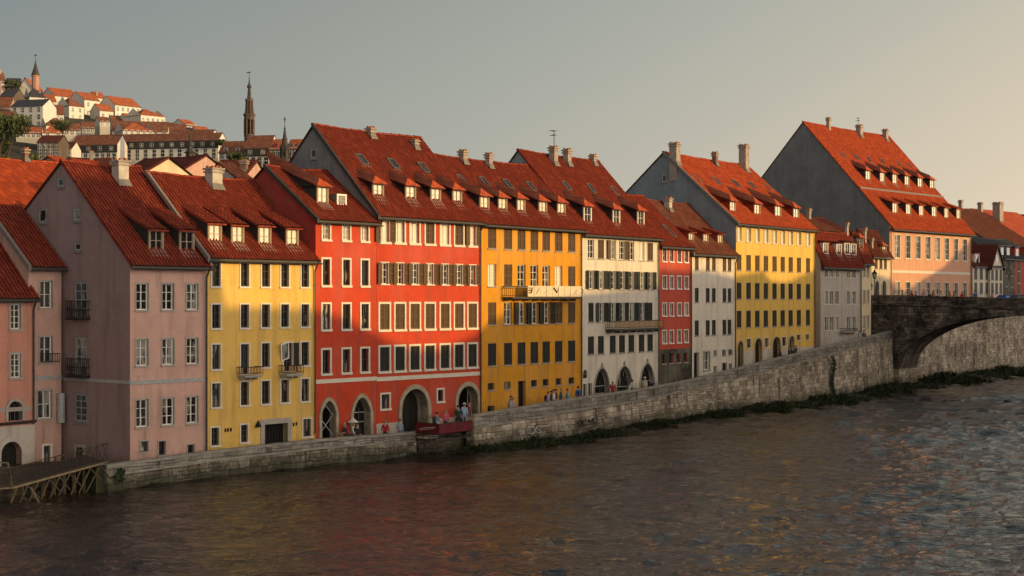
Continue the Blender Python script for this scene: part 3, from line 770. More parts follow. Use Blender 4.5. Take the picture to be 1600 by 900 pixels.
h.balcony(370, 398, 573, 590, depth=.75, wood=True); h.balcony(435.5, 461.5, 570.5, 588, depth=.75, wood=True)
# sash tilted open over the second balcony
b = MB(); u, z, D = h.F(448, 560); M = Matrix.Translation((u-.25, -.12, z+.35)) @ Matrix.Rotation(R(-14), 4, 'Y') @ Matrix.Rotation(R(12), 4, 'X')
b.box(-.33, .33, -.025, .025, -.45, .65, W_WHITE, M); b.box(-.26, .26, -.03, -.026, -.38, .58, G_BLUE, M); b.build('open_sash', h.root)
b = MB()
for x, y in ((352, 672), (356, 671.5), (360.5, 671), (458.5, 663), (463, 662)):
    u, z, D = h.F(x, y); b.box(u-.06, u+.06, -.03, .003, z-.12, z+.1, DARKIN)
b.build('wall_vent', h.root)
u, z, D = h.F(401, 662); b = MB(); b.lathe((u, -.16, z-.2), [(0, .14), (.05, .2), (.35, .05), (.4, .02)], 6, DOORW); b.tube((u, 0, z), (u, -.16, z+.2), .02, IRON); b.build('wall_lamp', h.root)
Y1 = h

# ---- tall red house, lower left part
h = mk('low_red_house', 'narrower red house with lattice gate, its roof below the big red gable', 'house', 493, endD(Y1), 38, 588, RED, T_RED, (493, 341), (415, 262))
g = dict(trim=W_TRIM, sash=W_DARKF, gl=G_DARK, nx=2, nz=2, t=.12)
xs = [509.5, 541, 570]
h.row(xs, 541, 350, 375.5, 11, 'g', trim=W_TRIM, sash=W_WHITE, gl=G_BLUE, nz=3); h.row(xs, 541, 406, 446, 11, 'g', **g); h.row(xs, 541, 475.5, 514, 11.5, 'g', **g); h.row(xs, 541, 546, 582, 11.5, 'g', **g)
h.band(541, 594.5, 5)
h.intr = ARCHST
h.arch(502, 524, 626.5, surround=ARCHST, sw=.24, door='lattice', kind='pointed'); h.arch(551.5, 578, 621, surround=ARCHST, sw=.26, door='glass', kind='pointed')
h.finish_wall(); h.roof(T_RED, vm=LEAD)
h.dormer(497, 511, 294, 320, 'hip'); 
p, D = h.Rf(532.5, 322); b = MB(); b.box(p.x-.45, p.x+.45, p.y-.05, p.y+1.2, p.z, p.z+.78, FLASH); b.box(p.x-.45, p.x-.33, p.y-.1, p.y, p.z, p.z+.78, W_WHITE); b.box(p.x+.33, p.x+.45, p.y-.1, p.y, p.z, p.z+.78, W_WHITE); b.box(p.x-.33, p.x+.33, p.y-.098, p.y, p.z+.66, p.z+.778, W_WHITE); b.box(p.x-.33, p.x+.33, p.y-.098, p.y, p.z+.002, p.z+.12, W_WHITE)
for i in range(5): b.box(p.x-.33, p.x+.33, p.y-.08, p.y-.06, p.z+.15+i*.1, p.z+.2+i*.1, W_GREY)
b.build('roof_vent', h.root)
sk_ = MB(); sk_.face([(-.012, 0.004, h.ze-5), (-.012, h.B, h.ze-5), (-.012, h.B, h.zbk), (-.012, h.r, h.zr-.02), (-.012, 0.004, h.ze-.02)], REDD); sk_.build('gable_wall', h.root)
R0 = h
# ---- big red house
h = mk('big_red_house', 'tall red house with large arched gateways and grey roughcast gable', 'house', 588, endD(R0), 38, 752, RED, T_RED, (588, 333), (490, 198))
xs = [600.7, 624.7, 648, 671.5, 695, 717, 738]
g = dict(trim=W_TRIM, sash=W_WHITE, gl=G_DARK, nx=2, nz=4, sh=SH_BROWN, t=.13)
h.row([xs[0], xs[1], xs[2], xs[4]], 671, 347, 381, 13.5, ['W', 'w', 'w', 'w'], **g); h.row([xs[3], xs[5]], 671, 347, 381, 13.5, 's', **g); h.row([xs[6]], 671, 347, 381, 11, ['W'], **g)
h.row(xs, 671, 412, 444.5, 10.5, 'o', **{**g, 'nz': 3, 't': .06}); h.row(xs, 671, 475, 513.5, 14, 's', **g); h.row(xs, 671, 540, 576.5, 14, 's', **{**g, 'sh': SH_BLACK})
h.band(671, 588.5, 5)
h.win(602, 616, 638.5, 12.5, trim=W_TRIM, gl=G_BLUE, sash=W_DARKF, nz=1); h.win(688, 608.5, 627, 9, trim=W_TRIM, sash=W_DARKF, nx=1, nz=1)
h.intr = ARCHST
h.arch(627, 668, 607.5, surround=ARCHST, sw=.3, door='dark', dp=.9); h.arch(715, 746, 603, surround=ARCHST, sw=.3, door='open', dp=.7)
h.finish_wall(plinth=(PLINTH, h.F(671, 655)[1])); h.roof(T_RED, vm=LEAD)
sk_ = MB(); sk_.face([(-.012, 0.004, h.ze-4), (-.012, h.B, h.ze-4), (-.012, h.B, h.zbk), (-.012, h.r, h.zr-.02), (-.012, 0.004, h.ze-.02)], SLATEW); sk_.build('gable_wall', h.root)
side_win(h, 491, 233, 247, 8, 1, 1, gl=G_DARK)
for q in ((584, 597.5, 290, 308.5), (635, 648, 292.5, 312.5), (674.5, 687, 296, 315.5), (708.5, 720, 299, 318)): h.dormer(*q, 'hip', cheek=CHK)
for q in ((565, 253), (614, 259.5), (661, 265.5)): h.skylight(*q)
h.chimney(575.5, 590, 199, 219, BR_CHIM); u, v, z = h.chimney(645, 657, 218, 236, BR_CHIM); h.antenna(u+.9, v+.4, z-1.0, .9)
h.pipe(592, zb=13); h.pipe(749.5, zb=1)
RB = h
# ---- orange house
h = mk('orange_house', 'orange house with five dormers and a long banner hung balcony', 'house', 752, endD(RB), 36, 910, ORA, T_RED, (752, 346), (665, 243))
xs = [769, 794, 815, 835, 853.5, 873, 893.3]
g = dict(trim=None, sash=W_WHITE, gl=G_DARK, nx=2, nz=3, sh=SH_BROWN, t=.0)
h.row(xs, 831, 357, 391, 12, 's', **g)
h.row(xs, 831, 414, 448, 12, ['w', 's', 'g', 'g', 'g', 'w', 's'], **g)
h.row([xs[0], xs[1], xs[5], xs[6]], 831, 472, 506, 12, ['s', 'g', 's', 's'], **{**g, 'sh': SH_BROWN}); h.row(xs[2:5], 831, 472, 506, 11.5, 'o', **{**g, 'sh': SH_BLACK})
h.row(xs, 831, 534, 568, 12, 's', **{**g, 'sh': SH_BLACK, 'trim': None})
h.row([767.5, 793, 834.5, 853, 873, 893], 831, 594, 604.5, 10, 'g', trim=None, sash=W_DARKF, gl=G_DARK, nx=3, nz=1)
h.win(767.5, 634, 645, 11, trim=None, sash=W_DARKF, nx=3, nz=1)
h.win(815.5, 595.5, 641, 12, trim=None, sash=DOORW, gl=DARKIN, nx=1, nz=2, rec=.3)
h.finish_wall(); h.roof(T_RED)
for q in ((751, 762.5, 308.5, 328.5), (780, 790.5, 311, 329.5), (809, 819, 313.5, 332), (843, 853, 316, 334), (872, 882, 318.5, 336)): h.dormer(*q, 'hip', cheek=CHK)
for q in ((721, 284), (756, 287), (793, 291), (829, 294.5)): h.skylight(*q, w=.65)
h.chimney(720, 734.5, 235, 259, BR_CHIM); h.chimney(761, 773.5, 240, 265.5, BR_CHIM); h.pipe(907, zb=.5)
u0, u1, zb_, zt_ = h.balcony(785, 893, 448, 468, depth=.9, slab=W_DARKF)
OR = h
# ---- white house with arcade
h = mk('white_arcade_house', 'cream house with dark green shutters above three pointed arches', 'house', 910, endD(OR), 34, 1030, CRM, T_RED, (910, 361), (810, 237))
g = dict(trim=None, sash=W_WHITE, gl=G_DARK, nx=2, nz=3, sh=SH_DARK, t=.0)
x1 = [923.5, 939, 957.5, 972, 986.5, 1002.5, 1016]
h.row(x1, 970, 376.5, 405.5, 9.3, ['g', 's', 'l', 'r', 'g', 'w', 's'], **{**g, 'sh': SH_BROWN})
h.row(x1, 970, 424, 452, 7.6, 'o', **g)
h.row(x1, 970, 472.5, 502, 8, ['s', 'o', 'o', 'o', 'r', 'o', 's'], **g)
h.row(x1, 970, 523.5, 551, 9.3, 's', **{**g, 'sh': SH_BLACK})
h.intr = GRY
for a, c, y in ((928, 951.5, 575), (962, 988, 572), (1000, 1021.5, 568)): h.arch(a, c, y, kind='pointed', door='glass', surround=GRY, sw=.1, dp=.4)
h.arch(910.8, 917.5, 578, kind='round', zfloor=h.F(914, 591)[1]+.3, door='glass', dp=.12)
h.win(914, 600, 619, 5, trim=None, sash=W_DARKF, gl=DARKIN, nx=1, nz=1); h.win(921.5, 599, 617, 4.5, trim=W_TRIMG, sash=W_DARKF, nx=1, nz=1, t=.05)
for x, y in ((940, 573.5), (975, 570.5), (1011, 566.5)):
    u, z, D = h.F(x, y); b = MB(); b.box(u-.09, u+.09, -.14, .003, z-.12, z+.16, W_TRIMG); b.box(u-.05, u+.05, -.12, .002, z+.16, z+.3, W_TRIMG); b.build('keystone', h.root)
h.finish_wall(); h.roof(T_RED)
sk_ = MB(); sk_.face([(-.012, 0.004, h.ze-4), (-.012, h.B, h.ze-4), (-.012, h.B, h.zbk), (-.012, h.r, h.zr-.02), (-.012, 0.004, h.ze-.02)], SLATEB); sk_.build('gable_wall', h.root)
for q in ((913, 923, 325, 347.5), (958.5, 967.5, 329, 350.5), (997, 1005.5, 331, 352)): h.dormer(*q, 'hip', gl=G_BLUE, fr=W_TRIM, cheek=CHK, face=W_TRIM)
for q in ((884.5, 293.5), (923.5, 297.5), (960, 301)): h.skylight(*q, w=.7)
u, v, z = h.chimney(861.5, 876.5, 229, 261, BR_CHIM); h.antenna(u+.1, v, z, 1.3); h.chimney(883, 897.5, 233, 261.5, BR_CHIM); h.chimney(924, 936, 242, 260.5, BR_CHIM)
h.pipe(1027.5, zb=.4); h.balcony(946, 1024, 501, 517, depth=.8, wood=True, slab=W_DARKF)
WH = h
# ---- narrow brick-red house
h = mk('narrow_red_house', 'narrow brick red house on a bare stone ground floor, squeezed between two pale houses', 'house', 1030, endD(WH), 33, 1080, RED2, T_RED, (1080, 384.5), (1004, 308.6), apexR=True)
g = dict(trim=W_WHITE, sash=W_WHITE, gl=G_DARK, nx=2, nz=2, t=.07)
for yt, yb in ((390, 409), (431.5, 451), (473.5, 493), (516, 535.5)): h.row([1038, 1049, 1061, 1072], 1055, yt, yb, 6, 'g', **g)
h.row([1037, 1048.5, 1060, 1071], 1055, 552.5, 567, 6.2, 'g', trim=None, sash=W_DARKF)
h.finish_wall(plinth=(STONE, h.F(1055, 545)[1])); h.roof(T_RED); h.skylight(1045, 364, .8, 1.6); h.pipe(1078.5, zb=.4)
RN = h
# ---- small white house
h = mk('small_white_house', 'small off white house with narrow paired shutters and three little dormers', 'house', 1080, endD(RN), 33, 1150, CRM, T_RED, (1150, 397), (1076, 321), apexR=True)
g = dict(trim=None, sash=W_WHITE, gl=G_DARK, sh=SH_BROWN)
xs = [1088.8, 1106, 1115.5, 1132, 1140]
h.row(xs, 1115, 402, 423, 5.6, 's', **g); h.row(xs, 1115, 450, 472, 5.8, 's', **{**g, 'sh': SH_BLACK}); h.row(xs, 1115, 499.5, 523.5, 6, 's', **{**g, 'sh': SH_BLACK})
h.win(1088.5, 551, 592, 8.5, trim=None, sash=DOORW, gl=DARKIN, nx=1, nz=1, rec=.3); h.win(1104, 549.5, 578, 9.5, trim=W_TRIMG, gl=G_BLUE, nz=2)
for x, yt, yb, w in ((1117, 548, 555.5, 3.6), (1131, 546.5, 555.5, 5), (1141, 546, 554, 5), (1131.6, 567, 581, 7), (1141, 568, 577, 4), (1117, 572.5, 582, 4)): h.win(x, yt, yb, w, trim=W_TRIMG, sash=W_DARKF, nx=1, nz=1, t=.05)
h.finish_wall(); h.roof(T_BRN, vm=FLASH)
for q in ((1076.5, 1083, 366, 378), (1099.5, 1105.5, 367, 380), (1122, 1128, 368.5, 382)): h.dormer(*q, 'shed', mt=T_RED, cheek=REDD)
h.chimney(1041, 1055, 309, 333, BR_CHIMW); h.skylight(1036, 339, .7); h.pipe(1147.5, zb=.4)
WS = h
# ---- second yellow house
h = mk('long_yellow_house', 'long bright yellow house with rows of brown shutters, blue grey gable behind', 'house', 1150, endD(WS), 34, 1273, YEL2, T_ORA, (1150, 346.5), (1037, 240))
xs = [1154.8, 1169.7, 1183.3, 1196.7, 1210.3, 1223, 1235.5, 1248.3, 1262.5]
h.row(xs, 1210, 357, 380.5, 7, 'w', trim=W_TRIM, sash=W_WHITE, t=.05)
h.row(xs, 1210, 400, 424, 7, 's', trim=None, sh=SH_BROWN); h.row(xs, 1210, 442.5, 467, 7, 's', trim=None, sh=SH_BLACK); h.row(xs, 1210, 485, 510, 7, 's', trim=None, sh=SH_BLACK)
h.row([1169.7, 1197.7, 1225], 1197, 528, 542, 6.5, 'g', trim=W_TRIM, sash=W_DARKF, t=.06, gl=G_BLUE); h.row([1247.7, 1261.5], 1255, 522, 531, 5, 'g', trim=W_TRIM, sash=W_DARKF, t=.05, gl=G_BLUE, nz=1)
for a, c, y, kk in ((1151.8, 1160.5, 533, 'round'), (1178.5, 1190, 528.5, 'round'), (1206.5, 1219, 526.5, 'round'), (1232.5, 1240.5, 525, 'round')): h.arch(a, c, y, kind=kk, surround=PLINTH, sw=.09, door='dark', dp=.3)
h.finish_wall(plinth=(PLINTH, h.F(1210, 545)[1])); h.roof(T_ORA, vm=FLASH)
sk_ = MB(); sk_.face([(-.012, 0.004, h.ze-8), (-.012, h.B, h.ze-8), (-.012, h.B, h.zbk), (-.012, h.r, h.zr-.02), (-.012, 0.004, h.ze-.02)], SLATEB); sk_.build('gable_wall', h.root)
side_win(h, 1038, 273, 284.5, 6, 1, 1, gl=G_DARK)
for q in ((1141, 1148.5, 316, 332), (1179, 1187, 320, 336.5), (1211.5, 1219.5, 323, 339.5), (1240, 1247.5, 326.5, 342)): h.dormer(*q, 'hip', cheek=T_RED)
for q in ((1089.5, 282), (1119, 285.5), (1149, 289), (1175, 292.5), (1200, 295.5)): h.skylight(*q)
h.chimney(1050.5, 1069.5, 223, 260, BR_CHIM); h.chimney(1115, 1125.5, 238, 261.5, BRICK); h.chimney(1159, 1177, 226, 271, BR_CHIM)
h.pipe(1271.5, zb=.4)
Y2 = h
# ---- grey house
h = mk('grey_mansard_house', 'light grey house with wide white dormers beside the bridge', 'house', 1282, 165.8, 36, 1345, GRY, T_DRK, (1282, 405), (1262, 362), zb=5.0)
g = dict(trim=W_TRIM, sash=W_WHITE, gl=G_BLUE, nz=2, t=.05)
for yt, yb in ((415, 434), (455, 475.5), (495, 516)): h.row([1290.5, 1299, 1307.3, 1325.3, 1334], 1313, yt, yb, 5.6, 'g', **g)
h.finish_wall(); h.roof(T_RED, over=.5)
for q in ((1286.5, 1293, 381, 396), (1307.5, 1314, 382.5, 398), (1320, 1327, 381, 397), (1330, 1337, 382, 398)): h.dormer(*q, 'shed', cheek=WHT, gl=G_BLUE, face=W_WHITE, mt=T_DRK, slope=.1)
h.chimney(1322, 1328, 348, 372, BR_CHIMW); h.pipe(1344, zb=.4)
u0_, u1_, _, _ = h.balcony(1312, 1332, 513, 521, depth=.6)
GR = h
h = mk('cream_slip_house', 'very narrow cream house right of the grey one, half behind the bridge end', 'house', 1346, endD(GR)+2, 36, 1361, CRM2, T_RED, (1346, 402), (1331, 366), zb=5.2)
for yt, yb in ((411, 433), (453, 475), (493, 514)): h.row([1350, 1356], 1353, yt, yb, 3.8, 'g', trim=W_TRIM, sash=W_WHITE, gl=G_BLUE, t=.05)
h.finish_wall(); h.roof(T_RED); h.chimney(1350.5, 1355.5, 356, 383, BR_CHIMW); h.dormer(1343, 1348, 373, 389, 'hip', cheek=WHT, gl=G_BLUE)
h = mk('cream_bridgehead_house', 'cream house at the bridgehead with two small pointed doors', 'house', 1361.5, 189.5, 40, 1391, CRM2, T_DRK, (1362, 396), (1340, 360), zb=9.4)
h.row([1369, 1376.5, 1383.5], 1376, 402, 420, 4.6, 's', trim=None, sh=SH_BROWN)
for a, c in ((1366.5, 1373), (1378, 1384)): h.arch(a, c, 438.5, kind='pointed', door='dark', surround=W_TRIM, sw=.08, dp=.25)
h.finish_wall(); h.roof(T_DRK); h.dormer(1379, 1384, 385, 393, 'hip', cheek=CRM2); h.chimney(1361.5, 1366, 372, 391, BR_CHIMW)
# ---- peach house
h = mk('peach_house', 'large peach house by the bridge under a huge roof with two tiers of dormers', 'house', 1390, 196, 40, 1517, PEA, T_ORA, (1390, 350.5), (1255, 192), zb=9.4)
xs = [1402, 1418.5, 1434.4, 1449.8, 1464.7, 1479.2, 1493.3, 1507.3]
h.row(xs, 1450, 370, 405, 7.3, 'g', trim=W_TRIM, sash=W_WHITE, gl=G_BLUE, nz=4, t=.1); h.row(xs, 1450, 441.5, 470, 7, 'g', trim=W_TRIM, sash=W_WHITE, gl=G_BLUE, nz=3, t=.1)
h.band(1450, 426, 3.5)
h.finish_wall(); h.roof(T_ORA, cornice=W_TRIM, over=.7)
sk_ = MB(); sk_.face([(-.012, 0.004, h.ze-11), (-.012, h.B, h.ze-11), (-.012, h.B, h.zbk), (-.012, h.r, h.zr-.02), (-.012, 0.004, h.ze-.02)], SLATEW); sk_.build('gable_wall', h.root)
for q in ((1353, 1359.5, 267.5, 282), (1375.5, 1381.5, 270, 285), (1395, 1401, 272.5, 287.5), (1414, 1420, 275, 290), (1434.5, 1440.5, 278.5, 293), (1453.5, 1459, 281.5, 295.5)): h.dormer(*q, 'hip', cheek=SH_BLACK)
for q in ((1395, 1401.5, 317.5, 334), (1416, 1422.5, 319.5, 336), (1436.5, 1442.5, 321.5, 338), (1456.5, 1462.5, 323.5, 339.5), (1476, 1481.5, 325.5, 341.5), (1495, 1500, 327.5, 343)): h.dormer(*q, 'shed', cheek=SH_BLACK, slope=.35)
for q in ((1317, 243.5), (1337.5, 247.5), (1357.5, 251), (1378, 254), (1404, 257.5), (1422, 261)): h.skylight(*q, .6, 1.0)
h.chimney(1293, 1301, 184, 205, BR_CHIM); u, v, z = h.chimney(1340.5, 1352.5, 195, 216, BR_CHIM); h.antenna(u-.3, v, z, .9); h.chimney(1381.5, 1391.5, 202, 222, BR_CHIM)
# gutter step crossing the great roof
p0, _ = h.Rf(1358, 297.5); k = MB(); k.box(-.1, h.w+.1, p0.y-.12, p0.y+.1, p0.z+.1, p0.z+.34, FLASH); k.build('roof_step', h.roofo)
h.pipe(1391.5, zb=.3, m=W_GREY); h.pipe(1516, zb=.3)
PE = h
# ------------------------------------------------------------------ water
m, nt, b = nodes('river_water'); co = objco(nt)
def nz(scale, det, vs, rough=.6):
    mp = N(nt, 'ShaderNodeMapping'); mp.inputs['Scale'].default_value = vs; mp.inputs['Rotation'].default_value = (0, 0, R(-12)); L(nt, co, mp.inputs['Vector'])
    n = N(nt, 'ShaderNodeTexNoise'); n.inputs['Scale'].default_value = scale; n.inputs['Detail'].default_value = det; n.inputs['Roughness'].default_value = rough
    n.inputs['Distortion'].default_value = .6; L(nt, mp.outputs[0], n.inputs['Vector']); return n.outputs['Fac']
def ridged(x): return mth(nt, 'SUBTRACT', 1, mth(nt, 'ABSOLUTE', mth(nt, 'MULTIPLY_ADD', x, 2.4, -1.2)))
big = nz(.035, 3, (1, 1, 1)); mid = nz(.33, 4, (.8, 1.1, 1)); small = nz(1.25, 5, (.75, 1.2, 1), .65)
h_ = mth(nt, 'ADD', mth(nt, 'MULTIPLY', ridged(mid), .55), mth(nt, 'MULTIPLY', ridged(small), .26))
amp = mth(nt, 'ADD', .55, mth(nt, 'MULTIPLY', big, .9))
h_ = mth(nt, 'MULTIPLY', h_, amp)
patch = nz(.09, 4, (1, .6, 1))
c = mixc(nt, ramp(nt, patch, [(.35, (0,)*3), (.7, (1,)*3)]), (.006, .0045, .003), (.018, .013, .009))
L(nt, c, b.inputs['Base Color']); b.inputs['Roughness'].default_value = .05; b.inputs['IOR'].default_value = 1.39
b.inputs['Specular IOR Level'].default_value = .5
bump(nt, b, h_, .8, .4)
WATER = m
import numpy as np
rs = np.random.RandomState(4)
def waves(X, Y, sp_):
    Z = np.zeros_like(X)
    wx = X+.7*np.sin(Y*.31+1.1)+.5*np.sin(X*.23+Y*.17); wy = Y+.8*np.sin(X*.27+.4)+.5*np.sin(Y*.19-X*.11)
    for i in range(64):
        lam = .55*(11.0**rs.rand()); th = rs.normal(R(-62), .75); k = 2*pi/lam; ph = rs.rand()*6.28
        A = .0044*lam**.82*(.6+.8*rs.rand())
        gust = .5+.5*np.sin(.09*X*rs.uniform(.5, 1.5)+.07*Y*rs.uniform(.5, 1.5)+ph*3)
        att = np.clip((lam/sp_-1.6)/1.2, .0, 1)
        s_ = np.sin(k*(wx*cos(th)+wy*sin(th))+ph)
        Z += A*(.45+.75*gust)*att*(1-2*np.abs(s_)**1.25 if i % 3 == 0 else s_)*(.55 if i % 3 == 0 else 1)
    t_ = np.clip((X-2)/38, 0, 1); t_ = t_*t_*(3-2*t_)
    return Z*(1.05+1.15*t_)
def sheet(X, Y, Z, name):
    nj, ni = X.shape; co3 = np.stack([X, Y, Z], -1).reshape(-1, 3).astype('f4')
    idx = np.arange(nj*ni).reshape(nj, ni); Fq = np.stack([idx[:-1, :-1], idx[:-1, 1:], idx[1:, 1:], idx[1:, :-1]], -1).reshape(-1, 4).astype('i4')
    me = bpy.data.meshes.new(name); me.vertices.add(len(co3)); me.vertices.foreach_set('co', co3.ravel())
    me.loops.add(Fq.size); me.loops.foreach_set('vertex_index', Fq.ravel()); me.polygons.add(len(Fq)); me.polygons.foreach_set('loop_start', np.arange(len(Fq), dtype='i4')*4)
    me.polygons.foreach_set('use_smooth', np.ones(len(Fq), dtype=bool)); me.materials.append(WATER); me.update(calc_edges=True); me.validate(); return me
Yr = 46*np.exp(np.arange(0, 470)*.0042); ar = np.arange(-.46, .58, .0020)
AA, YY = np.meshgrid(ar, Yr); XX = AA*YY; ZZ = waves(XX, YY, YY*.0042)
tag(link(sheet(XX, YY, ZZ, 'river'), 'river'), kind='structure')
xs_, ys_ = np.meshgrid(np.linspace(-200, 420, 60), np.linspace(-90, 420, 50)); tag(link(sheet(xs_, ys_, xs_*0-.32, 'river_outer'), 'river_reach'), kind='structure')

# ------------------------------------------------------------------ land behind the quay
EARTH = plain('earth_and_scrub', (.05, .042, .028), .95, 0, .5, .3, .6)
PAVE = masonry('cobbled_street', [(.1, .085, .07), (.14, .12, .1), (.18, .155, .13), (.2, .175, .15)], .3, .2, uv=False, moss=0)
CREST = [(-400, 90), (0, 150), (60, 160), (100, 172), (220, 196), (300, 212), (350, 246), (480, 268), (600, 330), (1000, 420), (2200, 430)]
def crest(x): return CZ+(HOR-interp(CREST, x))*850/F
def gz(x, D):
    base = strz(x)
    if x > 1395 or (x > 1357 and D > 190): base = 9.4
    if x <= 165: base = .45
    if D < 175+.0: return base
    c = crest(x); b0 = max(base, 0)
    t = min(1, (D-175)/675)
    z = lerp(b0, max(c, b0), t**1.5)
    if D > 850: z -= (D-850)*.03
    return z
mb = MB(); q = mb.mi(EARTH); qp = mb.mi(PAVE); XS = [x for x in list(range(-400, 2001, 20))]+[1356, 1358, 1394, 1396, 165, 167, 649, 651, 739, 741]; XS = sorted(set(XS))
DS = [0, .8, 2, 4, 7, 11, 16, 24, 36, 50]+[210, 240, 280, 330, 390, 460, 540, 630, 730, 850, 950, 1200, 2000, 5500]
def dd(x, k):
    w = walld(x)+.35 if x > 166 else 96
    return w+DS[k] if k < 10 else max(DS[k], w+50+k)
for x in XS:
    for k in range(len(DS)):
        D = dd(x, k); mb.v.append((gx(x, D), D, gz(x, D)))
n = len(DS)
for i in range(len(XS)-1):
    for k in range(n-1):
        a = i*n+k; mb.f.append((a, a+n, a+n+1, a+1)); mb.m.append(qp if k < 5 else q)
tag(mb.build('ground'), kind='structure')

# ------------------------------------------------------------------ quay wall
QW = masonry('quay_masonry', [(.13, .1, .075), (.37, .295, .22), (.6, .5, .39), (.74, .65, .53)], .8, .42, mortar=(.16, .135, .105), moss=.85)
QP = masonry('quay_parapet_stone', [(.16, .14, .12), (.27, .24, .205), (.35, .31, .265), (.42, .38, .33)], .85, .3, mortar=(.1, .09, .075), moss=0)
COP = plain('worn_coping_stone', (.27, .245, .21), .9, 0, .35, 1.5, .5)
PT = [(165, 727), (203, 722), (330, 704.5), (500, 686), (650, 675), (739, 649), (900, 621.5), (1000, 608), (1080, 593), (1120, 583.5), (1270, 546), (1394, 517)]
def topz(x): D = walld(x); return CZ+(HOR-interp(PT, x))*D/F
def wall_run(name, label, x0, x1, zt, top_h=.95, par=True, group=None, step=12, zt_wall=None):
    root = thing(name, label, 'wall', (gx((x0+x1)/2, walld((x0+x1)/2)), walld((x0+x1)/2), 0), 0, group)
    root_l = root.location.copy()
    xs = [x0]; 
    while xs[-1]+step < x1: xs.append(xs[-1]+step)
    xs.append(x1)
    P = [Vector((gx(x, walld(x)), walld(x), 0)) for x in xs]; u = [0]
    for a, c in zip(P, P[1:]): u.append(u[-1]+(c-a).length)
    nn = []
    for i in range(len(P)):
        d = (P[min(i+1, len(P)-1)]-P[max(0, i-1)]).normalized(); nn.append(Vector((d.y, -d.x, 0)))
    def strip(b, o1, z1, o2, z2, m, vo=0):
        for i in range(len(P)-1):
            A = P[i]+nn[i]*o1-root_l; B_ = P[i+1]+nn[i+1]*o1-root_l; A2 = P[i]+nn[i]*o2-root_l; B2 = P[i+1]+nn[i+1]*o2-root_l
            za, zb_, za2, zb2 = z1(xs[i]), z1(xs[i+1]), z2(xs[i]), z2(xs[i+1])
            k = 0 if abs(za-za2) > .02 else (o1-o2)
            b.face([(A.x, A.y, za), (B_.x, B_.y, zb_), (B2.x, B2.y, zb2), (A2.x, A2.y, za2)], m, [(u[i]+vo, za), (u[i+1]+vo, zb_), (u[i+1]+vo, zb2+k), (u[i]+vo, za2+k)])
    b = MB(); base = lambda x: -1.5; mid = lambda x: zt(x)-top_h
    strip(b, .22, base, 0, mid, QW); strip(b, 0, mid, -.5, mid, QW)
    strip(b, -.6, mid, -.6, base, QW)
    for i, s_ in ((0, 1), (len(P)-1, -1)):
        A = P[i]+nn[i]*.22-root_l; A0 = P[i]-root_l; B_ = P[i]-nn[i]*.6-root_l; z = zt(xs[i])-.02
        b.face([(A.x, A.y, -1.5), (B_.x, B_.y, -1.5), (B_.x, B_.y, z), (A0.x, A0.y, z)], QW, [(0, -1.5), (.8, -1.5), (.8, z), (.2, z)])
    b.build('masonry', root)
    if par:
        b = MB(); strip(b, .09, mid, .09, lambda x: mid(x)+.12, COP); strip(b, .09, lambda x: mid(x)+.12, -.02, lambda x: mid(x)+.122, COP); strip(b, -.0, mid, .09, mid, COP); b.build('string_course', root)
        b = MB(); strip(b, -.02, lambda x: mid(x)+.12, -.02, lambda x: zt(x)-.14, QP, 3); strip(b, -.42, mid, -.42, lambda x: zt(x)-.14, QP, 7); b.build('parapet', root)
    b = MB(); rr = random.Random(5)
    i = 0
    for i in range(len(P)-1):
        nst = max(1, int((u[i+1]-u[i])/.9))
        for j in range(nst):
            t0, t1 = j/nst, (j+1)/nst-.012; dz = rr.uniform(-.015, .015)
            c = []
            for t in (t0, t1):
                p = P[i].lerp(P[i+1], t)-root_l; nv = nn[i].lerp(nn[i+1], t); z = lerp(zt(xs[i]), zt(xs[i+1]), t)+dz
                c += [(p+nv*.05, z-.15), (p+nv*.05, z-.02), (p+nv*.02, z), (p-nv*.44, z), (p-nv*.47, z-.15)]
            a = [(v.x, v.y, z) for v, z in c]
            for k in range(4): b.face([a[k], a[5+k], a[6+k], a[1+k]], COP)
            b.face(a[:5], COP); b.face(a[5:][::-1], COP)
    b.build('coping', root)
    return root
wall_run('quay_wall', 'long pale stone quay wall left of the red terrace, in front of the pink and yellow houses', 166, 650, topz, .62)
wall_run('quay_wall', 'rising stone quay wall with parapet from the red terrace to the bridge', 739.5, 1394, topz, .95)
# recessed stretch under the red terrace
wd0 = walld
def walld(x): return wd0(x)+(1.6 if 651 < x < 739 else 0)
wall_run('quay_wall', 'dark recessed quay wall under the red terrace', 652, 738, lambda x: 1.5, .35, par=False)
walld = wd0
wall_run('quay_wall', 'tall stained embankment wall seen through the bridge arch', 1402, 1860, lambda x: 9.35, .4, par=False, step=20)

# ------------------------------------------------------------------ bridge
BRM = masonry('bridge_stone', [(.05, .042, .034), (.12, .1, .08), (.23, .19, .155), (.36, .31, .25)], .8, .34, dark=.3, mortar=(.03, .026, .022), moss=.2)
A0 = Vector((gx(1395, 185.0), 185.0, 0)); dB = Vector((.77, -.638, 0)).normalized(); nB = Vector((-dB.y, dB.x, 0))   # nB: away from camera
nB = Vector((.638, .77, 0)).normalized()
br = thing('stone_bridge', 'dark weathered stone bridge with wide arches at the right edge', 'bridge', A0)
def bp(t, o, z): p = dB*t+nB*o; return (p.x, p.y, z)
def soff(t):
    for c in (14.9, 47.5):
        if abs(t-c) < 14.1: return 2.2+6.2*sqrt(max(0, 1-((t-c)/14.1)**2))
    return 2.2 if t < .81 else -1.5
def btop(t): return 10.72-.0075*max(0, t)*4 if t < 20 else 10.12
ts = sorted(set([-3.4, -2, -1, 0, .4, .79, .81]+[lerp(.8, 29, i/60) for i in range(61)]+[29.01, 33.39]+[lerp(33.4, 61.6, i/40) for i in range(41)]+[61.7, 66]))
b = MB(); WB = 4.6
